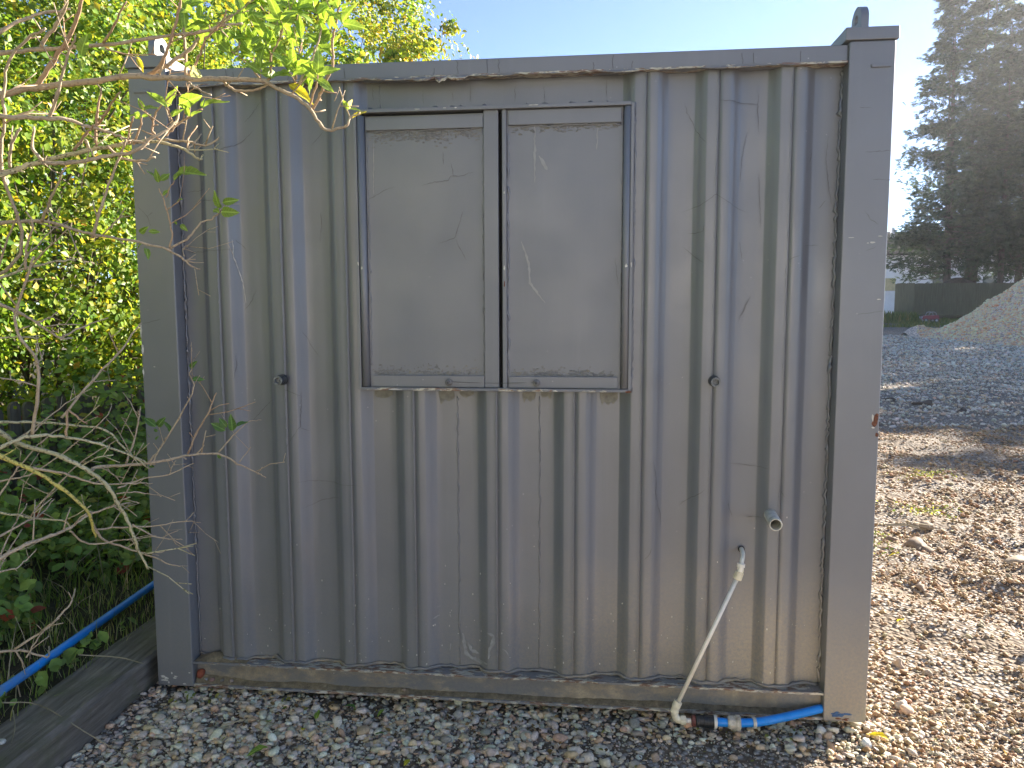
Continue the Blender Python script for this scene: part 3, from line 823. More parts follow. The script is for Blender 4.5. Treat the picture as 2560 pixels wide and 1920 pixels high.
# ------------------------------------------------------------------ water supply at the yard corner
wsup = empty('water_supply_pipe', (2.05, -.08, 0.0))
tag(wsup, 'cream plastic riser pipe joined to a blue pipe stub at the cabin foot', 'pipe')
MB().tube(smooth_path([(2.2915, .062, .622), (2.288, .01, .616), (2.280, -.022, .604), (2.275, -.030, .588)], 5), .0078, 14).build('short_inlet_pipe', M['white_pipe'], wsup, smooth=True)
e1 = MB().lathe((2.2755, -.030, .596), (-.12, -.1, -1), [(0, .0095), (.002, .0145), (.014, .0145), (.016, .011), (.03, .0115)], 16).build('upper_elbow', M['white_pipe'], wsup, smooth=False)
MB().lathe((2.2735, -.031, .570), (-.36, -.09, -1), [(-.008, .010), (.0, .0125), (.006, .0125), (.008, .0155), (.034, .0165), (.036, .013)], 12).build('elbow_nut', M['cream_fit'], e1)
MB().tube([(2.264, -.033, .545), (2.053, -.080, .075)], .0078, 16).build('riser_pipe', M['white_pipe'], wsup, smooth=True)
e2 = MB().lathe((2.0575, -.079, .088), (-.40, -.09, -.92), [(0, .009), (.001, .0150), (.022, .0155), (.030, .013), (.045, .013)], 14).build('lower_elbow', M['cream_fit'], wsup)
MB().tube(smooth_path([(2.048, -.081, .060), (2.045, -.082, .036), (2.058, -.083, .021), (2.085, -.083, .018)], 4), .0135, 14).build('elbow_body', M['cream_fit'], e2, smooth=True)
MB().lathe((2.066, -.083, .019), (1, 0, -.02), [(0, .014), (.001, .0165), (.018, .0165), (.020, .012)], 12).build('elbow_nut', M['cream_fit'], e2)
MB().tube([(2.08, -.083, .018), (2.112, -.083, .018)], .0085, 14).build('short_joint_pipe', M['white_pipe'], wsup, smooth=True)
cp = MB().lathe((2.118, -.083, .019), (1, 0, .005), [(0, .018), (.004, .0225), (.012, .023), (.013, .0205), (.030, .021), (.031, .023), (.046, .0235), (.047, .021), (.066, .0225)], 20).build('black_coupling', M['black_fit'], wsup)
MB().lathe((2.1035, -.083, .019), (1, 0, 0), [(0, .0), (.0, .010), (.002, .019), (.014, .0225), (.015, .019)], 16).build('coupling_ring', M['brown_fit'], cp)
MB().lathe((2.184, -.083, .019), (1, 0, 0), [(0, .018), (.0, .024), (.007, .0245), (.008, .022), (.011, .022), (.012, .0165)], 20).build('coupling_collar', M['waste'], cp)
MB().tube(smooth_path([(2.19, -.083, .019), (2.26, -.082, .019), (2.34, -.071, .020), (2.42, -.046, .025), (2.50, -.016, .031), (2.594, .022, .038)], 6), .0155, 16).build('blue_pipe_stub', M['blue_pipe'], wsup, smooth=True)
nt = MB()
k = 24; prof = [(0, .0165), (.001, .019), (.006, .0225), (.028, .0235), (.032, .0265), (.044, .0265), (.046, .022), (.046, .016)]
rings = []
for d, r_ in prof:
    rings.append([(2.232 + d, -.0825 + math.cos(2 * math.pi * j / k) * r_ * (1.05 if j % 3 == 0 and r_ > .02 else 1), .0205 + math.sin(2 * math.pi * j / k) * r_ * (1.05 if j % 3 == 0 and r_ > .02 else 1)) for j in range(k)])
nt.quadstrip(rings, True); nt.build('compression_nut', M['beige_fit'], wsup)
MB().lathe((2.322, -.0745, .019), (.97, .12, 0), [(0, .016), (0, .0195), (.004, .0205), (.011, .020), (.0125, .016)], 14).build('pipe_clip_ring', M['waste'], wsup)

# stones and grit caught in the channel
def stone_obj(name, loc, size, col, rotz=0.0, seed=1, sub=2):
    v, f = ICO2 if sub == 2 else ico(sub)
    rg = np.random.default_rng(seed)
    k = rg.normal(size=(5, 3))
    d = np.zeros(len(v))
    for q in k: d += np.maximum(0, v @ (q / np.linalg.norm(q)) - .55) * -.95
    if sub == 3: d += (vnoise(v[:, 0] * 3 + seed, v[:, 1] * 3 + v[:, 2] * 2.3, 7) - .5) * .35
    w = v * (1 + d[:, None]) * (1 + rg.uniform(-.05, .05, (len(v), 1)))
    w = w * np.array(size)
    c, s = math.cos(rotz), math.sin(rotz)
    w = np.stack([w[:, 0] * c - w[:, 1] * s, w[:, 0] * s + w[:, 1] * c, w[:, 2]], -1)
    o = np_mesh(name, w, f, M['stone'], None, np.tile(np.array(col), (len(w), 1)), smooth=False)
    o.location = loc
    return o
tag(stone_obj('stone', (.172, .022, .046), (.019, .014, .021), (.23, .065, .035), .6, 5), 'rust red stone sitting in the cabin floor channel by the hedge', 'stone')
for i, (x, sx, z, c, lab) in enumerate(((.196, .010, .026, (.36, .35, .33), 'small pale stone next to the red stone in the channel'), (.222, .013, .026, (.27, .16, .13), 'pinkish brown stone in the channel, third from the post'), (.262, .010, .024, (.22, .20, .18), 'grey brown stone in the channel, fourth from the post'), (.300, .012, .022, (.38, .30, .26), 'flat pink stone in the channel, fifth from the post'), (1.01, .012, .026, (.36, .26, .17), 'lone tan chip lying on the lower channel flange'))):
    tag(stone_obj('stone', (x, .018, z), (sx, .009, sx * .7), c, i, 20 + i), lab, 'stone', 'stones caught in the floor channel')

# ------------------------------------------------------------------ timber edging, blue pipe, picket fence
def timber_material(name, c1, c2, c3, moss=0.0, axis=(14, 1.2, 14)):
    t = NT(name); p = t.pos()
    g = t.noise(t.scalevec(p, axis), 3.0, 6, 0.65)
    c = t.ramp(g, [(0.28, c1), (0.52, c2), (0.75, c3)])
    if moss:
        c = t.mix(t.mapr(t.noise(p, 6, 5, 0.65), 0.48, 0.66, 0, moss), c, (0.12, 0.125, 0.06))
    return t.out(c, 0.9, t.bump(g, 0.8, 0.012), spec=0.2)
M['sleeper'] = timber_material('old_sleeper_timber', (0.10, 0.085, 0.07), (0.20, 0.172, 0.14), (0.32, 0.28, 0.225), 0.6)
M['picket'] = timber_material('weathered_picket_timber', (0.13, 0.105, 0.075), (0.21, 0.18, 0.135), (0.28, 0.245, 0.19), 0.35, (16, 16, 1.0))
M['board'] = timber_material('green_brown_fence_board', (0.085, 0.075, 0.045), (0.13, 0.118, 0.07), (0.175, 0.155, 0.095), 0.3, (6, 6, .4))

ys = np.linspace(-2.3, .50, 60); ring = []
for y in ys:
    j = lambda s: float(vnoise(y * 7, s, 51) - .5) * .014
    x1 = -.052 + j(1.5); x0 = -.285 + j(2.5); zt = .098 + j(3.5); zb = -.09
    ring.append([(x1 - .004, y, zb), (x1, y, zt - .016), (x1 - .014 - abs(j(9.5)), y, zt), (x0 + .012, y, zt + j(5.5)), (x0, y, zt - .012), (x0, y, zb)])
mb = MB(); mb.quadstrip(ring, True, True)
tag(mb.build('timber_sleeper', M['sleeper']), 'dark mossy timber sleeper edging the gravel beside the cabin', 'sleeper')

bp = MB().tube(smooth_path([(-.33, -1.9, .15), (-.355, -1.1, .146), (-.366, -.38, .150), (-.375, .0, .158), (-.41, .40, .150), (-.425, .70, .152), (-.44, 1.1, .15), (-.5, 2.2, .16)], 8), .0175, 16).build('water_pipe', M['blue_pipe'], smooth=True)
tag(bp, 'long bright blue water pipe lying in the weeds behind the timber edging', 'pipe')

fence = empty('picket_fence', (-1.93, 2.6, .2))
tag(fence, 'low weathered picket fence with rounded tops under the hedge', 'fence')
mbp = MB()
prof = [(-.048, 0), (.048, 0), (.048, .70)] + [(.048 * math.cos(a), .70 + .05 * math.sin(a)) for a in np.linspace(.25, math.pi - .25, 7)] + [(-.048, .70)]
mbp.quadstrip([[(0.009, a, b) for a, b in prof], [(-.009, a, b) for a, b in prof]], True, True)
pick0 = mbp.build('picket', M['picket'], None)
n_p = 34
for i in range(n_p):
    o = pick0 if i == 0 else pick0.copy()
    if i: COL.objects.link(o)
    y = .75 + i * .152
    o.parent = fence
    o.location = (random.uniform(-.006, .006), y - 2.6, random.uniform(-.02, .02) - .03)
    o.rotation_euler = (random.gauss(0, .015), random.gauss(0, .02), random.gauss(0, .03))
for z in (.40, .72):
    MB().box(-1.972, -1.944, .65, 6.0, z - .035, z + .035).build('rail', M['picket'], fence, bevel=.004)
for y in (.9, 2.7, 4.5, 5.9):
    MB().box(-2.05, -1.975, y - .037, y + .037, .05, .88).build('post', M['picket'], fence, bevel=.004)

# ------------------------------------------------------------------ leaves
LEAF4 = (np.array([(0, -.5, 0), (.33, .02, .10), (0, .5, .0), (-.33, .02, .10)]), np.array([(0, 1, 2), (0, 2, 3)]))
LEAF6 = (np.array([(0, -.5, 0), (.30, -.18, .09), (.26, .2, .07), (0, .52, -.06), (-.26, .2, .07), (-.30, -.18, .09)]), np.array([(0, 1, 2), (0, 2, 3), (0, 3, 4), (0, 4, 5)]))

def palette(n, cols, w, jit=.18):
    cols = np.array(cols, float); idx = RNG.choice(len(cols), n, p=np.array(w) / np.sum(w))
    c = cols[idx] * (1 + RNG.uniform(-jit, jit, (n, 1))) * (1 + RNG.uniform(-.07, .07, (n, 3)))
    return np.clip(c, .004, 1)
HEDGE_COLS = [(0.130, 0.224, 0.033), (0.212, 0.319, 0.041), (0.319, 0.401, 0.047), (0.507, 0.496, 0.053), (0.590, 0.401, 0.047)]

def shrub(name, base, center, rad, nleaf, size, weights, label, cat, group, nclump=170, stems=9, leaf=LEAF4, cut=None, hollow=.45):
    root = empty(name, base); tag(root, label, cat, group)
    base = np.array(base, float); center = np.array(center, float); rad = np.array(rad, float)
    nclump = int(nclump * 1.25)
    d = RNG.normal(size=(nclump, 3)); d /= np.linalg.norm(d, axis=1, keepdims=True)
    r_ = RNG.uniform(hollow, 1.0, nclump) ** .6
    lump = .82 + .36 * vnoise(d[:, 0] * 2.2 + 9 + center[1], d[:, 2] * 2.2 + d[:, 1] * 1.7 + 5, 61)
    cc = center + d * rad * (r_ * lump)[:, None]
    cc = cc[cc[:, 2] > base[2] + .15]
    k = RNG.integers(0, len(cc), nleaf)
    csz = RNG.uniform(.06, .20, len(cc))
    off = RNG.normal(size=(nleaf, 3)) * csz[k][:, None] * np.array([1, 1, .75])
    pos = cc[k] + off
    if cut is not None:
        m = cut(pos); pos = pos[m]; k = k[m]; off = off[m]
    m = pos[:, 2] > base[2] + .05; pos = pos[m]; k = k[m]; m_ = len(pos)
    nrm = (pos - center) / rad * .9 + np.array([.35, -.15, .55]) + RNG.normal(size=(m_, 3)) * .85
    rot = frames(nrm)
    sz = size * RNG.uniform(.55, 1.35, m_) * RNG.uniform(.8, 1.25, len(cc))[k]
    tone = RNG.uniform(.72, 1.18, (len(cc), 1)) * np.array([1, 1, 1]) * np.stack([RNG.uniform(.82, 1.15, len(cc)), np.ones(len(cc)), np.ones(len(cc))], -1)
    col = palette(m_, HEDGE_COLS, weights) * tone[k]
    scatter('crown', leaf[0], leaf[1], pos, rot, sz, M['leaf'], col, root)
    mb = MB()
    for i in range(stems):
        tgt = cc[RNG.integers(0, len(cc))]
        b0 = base + np.array([RNG.normal() * .22, RNG.normal() * .22, 0])
        mid = (b0 * .5 + tgt * .5) + np.array([RNG.normal() * .15, RNG.normal() * .15, .35])
        r0 = RNG.uniform(.016, .034)
        pth = smooth_path([b0, b0 * .7 + mid * .3, mid, tgt], 4)
        mb.tube(pth, [r0 * (1 - .8 * q / (len(pth) - 1)) for q in range(len(pth))], 6)
        for s in range(3):
            t2 = cc[RNG.integers(0, len(cc))]
            st = np.array(pth[len(pth) // 2 + s])
            t2 = st + (t2 - st) * .6
            p2 = [st, (st + t2) / 2 + RNG.normal(size=3) * .08, t2]
            mb.tube(p2, [r0 * .45, r0 * .3, r0 * .12], 5)
    mb.build('stems', M['bark_dark'], root, smooth=True)
    return root

free = lambda p: ~((p[:, 0] > -.12) & (p[:, 1] < 6.3) & (p[:, 2] < 2.62)) & ~((p[:, 0] > -.55) & (p[:, 1] < 2.6)) & ~((p[:, 0] > -1.75) & (p[:, 1] < 4.2) & (p[:, 2] < 1.55))
hg = 'shrubs of the tall hedge behind the picket fence'
shrub('hedge_shrub', (-3.3, -.2, .2), (-3.2, -.2, 2.3), (1.1, 1.2, 2.3), 15000, .052, (5, 4, 2, 1, .2), 'hedge shrub furthest out of frame, nearest the camera side of the fence', 'shrub', hg, cut=free)
hedge_src = shrub('hedge_shrub', (-3.1, 1.6, .2), (-3.0, 1.6, 2.5), (1.05, 1.25, 2.6), 30000, .052, (5, 4, 2.5, 1, .2), 'dense green hedge shrub behind the near end of the picket fence', 'shrub', hg, nclump=240, cut=free)
shrub('hedge_shrub', (-3.0, 3.3, .2), (-2.85, 3.3, 2.6), (1.0, 1.25, 2.7), 36000, .050, (4, 4, 3, 1.4, .3), 'yellow green hedge shrub rising beside the hedge-side corner post', 'shrub', hg, nclump=260, cut=free)
shrub('hedge_shrub', (-3.0, 5.0, .2), (-2.75, 5.0, 2.9), (1.15, 1.3, 2.9), 36000, .052, (3, 4, 4, 2, .4), 'taller hedge shrub with yellowing leaves above the lifting lug', 'shrub', hg, nclump=260, cut=free)
shrub('hedge_shrub', (-4.6, 3.8, .2), (-4.6, 3.8, 3.6), (1.1, 1.9, 3.2), 26000, .058, (4, 4, 3, 1, .2), 'back row hedge shrub filling the gap behind the front row', 'shrub', hg, nclump=200, cut=free)
shrub('hedge_shrub', (-3.6, 7.2, .2), (-3.3, 7.2, 3.9), (1.5, 1.5, 3.4), 36000, .056, (3, 4, 4, 2, .5), 'tall yellow green shrub behind the cabin corner, next to the hazel', 'shrub', hg, nclump=240, cut=free)
shrub('hazel_tree', (-2.1, 8.6, .1), (-1.85, 8.5, 4.3), (1.55, 1.5, 2.9), 27000, .068, (2, 3, 4.5, 3.2, .9), 'hazel tree with golden round leaves rising behind the cabin roof', 'tree', None, nclump=200, leaf=LEAF6, cut=free)
shrub('hazel_tree', (-3.9, 10.5, .1), (-3.7, 10.4, 5.0), (2.0, 1.6, 3.6), 22000, .075, (3, 4, 3, 2, .5), 'darker hazel standing behind the golden one', 'tree', None, nclump=160, leaf=LEAF6, cut=free)

def copy_thing(src, loc, sc, rz, label):
    r_ = src.copy(); COL.objects.link(r_); r_['label'] = label
    M4 = Matrix.Translation(Vector(loc)) @ Matrix.Rotation(rz, 4, 'Z') @ Matrix.Diagonal((sc, sc, sc, 1)) @ Matrix.Translation(-Vector(src['_w']))
    r_.matrix_world = M4 @ Matrix.Translation(Vector(src['_w']))
    for ch in src.children:
        q = ch.copy(); COL.objects.link(q); q.parent = r_; q.matrix_parent_inverse = ch.matrix_parent_inverse.copy()
    return r_
for i, (x, y, sc, rz, lab) in enumerate(((-3.4, -2.2, 1.05, 1.0, 'hedge shrub out of frame, first beyond the near end'), (-3.5, -4.4, 1.1, 2.4, 'hedge shrub out of frame, second beyond the near end'), (-3.3, -6.8, 1.15, 4.0, 'hedge shrub out of frame, third beyond the near end'), (-3.0, -9.2, 1.15, 5.0, 'hedge shrub out of frame, last of the row'))):
    copy_thing(hedge_src, (x, y, .15), sc, rz, lab)

ORD = 'first second third fourth fifth sixth seventh eighth ninth tenth eleventh twelfth thirteenth fourteenth last'.split()
for i in range(4):      # unseen shrubs added facing the cabin to bounce warm sunlight onto its wall
    copy_thing(hedge_src, (-11 + i * 2.2, -13.5 + random.uniform(-.6, .6), -.05), random.uniform(1.2, 1.4), random.uniform(0, 6.28), ORD[i] + ' shrub added facing the cabin, out of the picture, to bounce warm light')
for i, (x, y, sc, rz, lab) in enumerate(((-5.6, 1.2, 1.15, 1.9, 'second row hedge shrub, furthest from the cabin'), (-6.2, 5.8, 1.3, 3.1, 'second row hedge shrub behind the yellowing one'), (-5.6, 8.6, 1.35, 4.4, 'second row hedge shrub behind the tall yellow green one'))):
    copy_thing(hedge_src, (x, y, .15), sc, rz, lab)

# ------------------------------------------------------------------ brambles, weeds and grass on the bank
def cover_ok(x, y):
    return (x < -.29)
n = 17000
x = -.29 - np.abs(RNG.beta(1.1, 1.3, n)) * 1.75; y = RNG.uniform(-1.3, 5.2, n)
near_pipe = np.abs(x + .39) < .085
hmax = .05 + np.clip((-.45 - x) / 1.3, 0, 1) * .72
hmax = hmax * (.55 + .9 * vnoise(x * 3, y * 3, 71))
keep = RNG.uniform(size=n) < np.where(near_pipe, .22, 1.0) * (vnoise(x * 2.1, y * 2.1, 72) > .22)
x, y, hmax = x[keep], y[keep], hmax[keep]; n = len(x)
zz = bank_h(x, y) + RNG.uniform(.05, 1, n) ** .8 * hmax
nrm = np.stack([RNG.normal(0, .5, n) + .25, RNG.normal(0, .5, n) - .3, RNG.uniform(.5, 1.2, n)], -1)
col = palette(n, [(0.195, 0.300, 0.081), (0.284, 0.415, 0.106), (0.390, 0.520, 0.122), (0.471, 0.471, 0.081), (0.439, 0.098, 0.065)], (5, 5, 2.4, .6, .25))
und = scatter('undergrowth', LEAF6[0] * np.array([1.15, 1, 1]), LEAF6[1], np.stack([x, y, zz], -1), frames(nrm), RNG.uniform(.026, .078, n), M['leaf'], col)
tag(und, 'dark bramble and nettle leaves covering the bank below the fence', 'undergrowth', kind='stuff')
# grass blades
n = 9000
x = -.24 - np.abs(RNG.beta(1.0, 1.8, n)) * 1.5; y = RNG.uniform(-1.3, 4.5, n)
keep = vnoise(x * 3.1, y * 3.1, 75) > .35; x, y = x[keep], y[keep]; n = len(x)
BL = (np.array([(-.035, 0, 0), (.035, 0, 0), (.025, .12, .5), (-.025, .12, .5), (0, .42, .92)]), np.array([(0, 1, 2), (0, 2, 3), (3, 2, 4)]))
az = RNG.uniform(0, 2 * np.pi, n); lean = RNG.normal(0, .3, n)
c_, s_ = np.cos(az), np.sin(az); cl, sl_ = np.cos(lean), np.sin(lean)
rz = np.zeros((n, 3, 3)); rz[:, 0, 0] = c_; rz[:, 0, 1] = -s_; rz[:, 1, 0] = s_; rz[:, 1, 1] = c_; rz[:, 2, 2] = 1
rx = np.zeros((n, 3, 3)); rx[:, 0, 0] = 1; rx[:, 1, 1] = cl; rx[:, 1, 2] = -sl_; rx[:, 2, 1] = sl_; rx[:, 2, 2] = cl
sc = RNG.uniform(.05, .17, n) * np.clip(.5 + (-.25 - x) * 1.2, .4, 1.3)
col = palette(n, [(0.168, 0.252, 0.060), (0.252, 0.324, 0.072), (0.432, 0.396, 0.192), (0.600, 0.504, 0.312)], (5, 4, 1.5, 1.2))
grs = scatter('grass', BL[0] * np.array([.7, 1, 1]), BL[1], np.stack([x, y, bank_h(x, y) - .005], -1), rz @ rx, sc, M['leaf'], col)
tag(grs, 'thin grass blades growing among the weeds on the bank', 'grass', kind='stuff')
# dry stalks
mb = MB()
for i in range(260):
    x = random.uniform(-1.75, -.33); y = random.uniform(-1.1, 4.0); z = float(bank_h(x, y))
    ln = random.uniform(.12, .5); a = random.uniform(0, 6.28); t = random.uniform(.2, 1.2)
    d = Vector((math.cos(a) * math.sin(t), math.sin(a) * math.sin(t), math.cos(t)))
    p0 = Vector((x, y, z)); p2 = p0 + d * ln; p1 = (p0 + p2) / 2 + Vector((0, 0, ln * .08))
    mb.tube([p0, p1, p2], [.0022, .0018, .0008], 4)
M['straw'] = plain('dry_stalk', (.30, .25, .16), .8, .3, 8)
tag(mb.build('dry_stalks', M['straw']), 'tangle of dry straw coloured stalks in the weeds', 'stalks', kind='stuff')

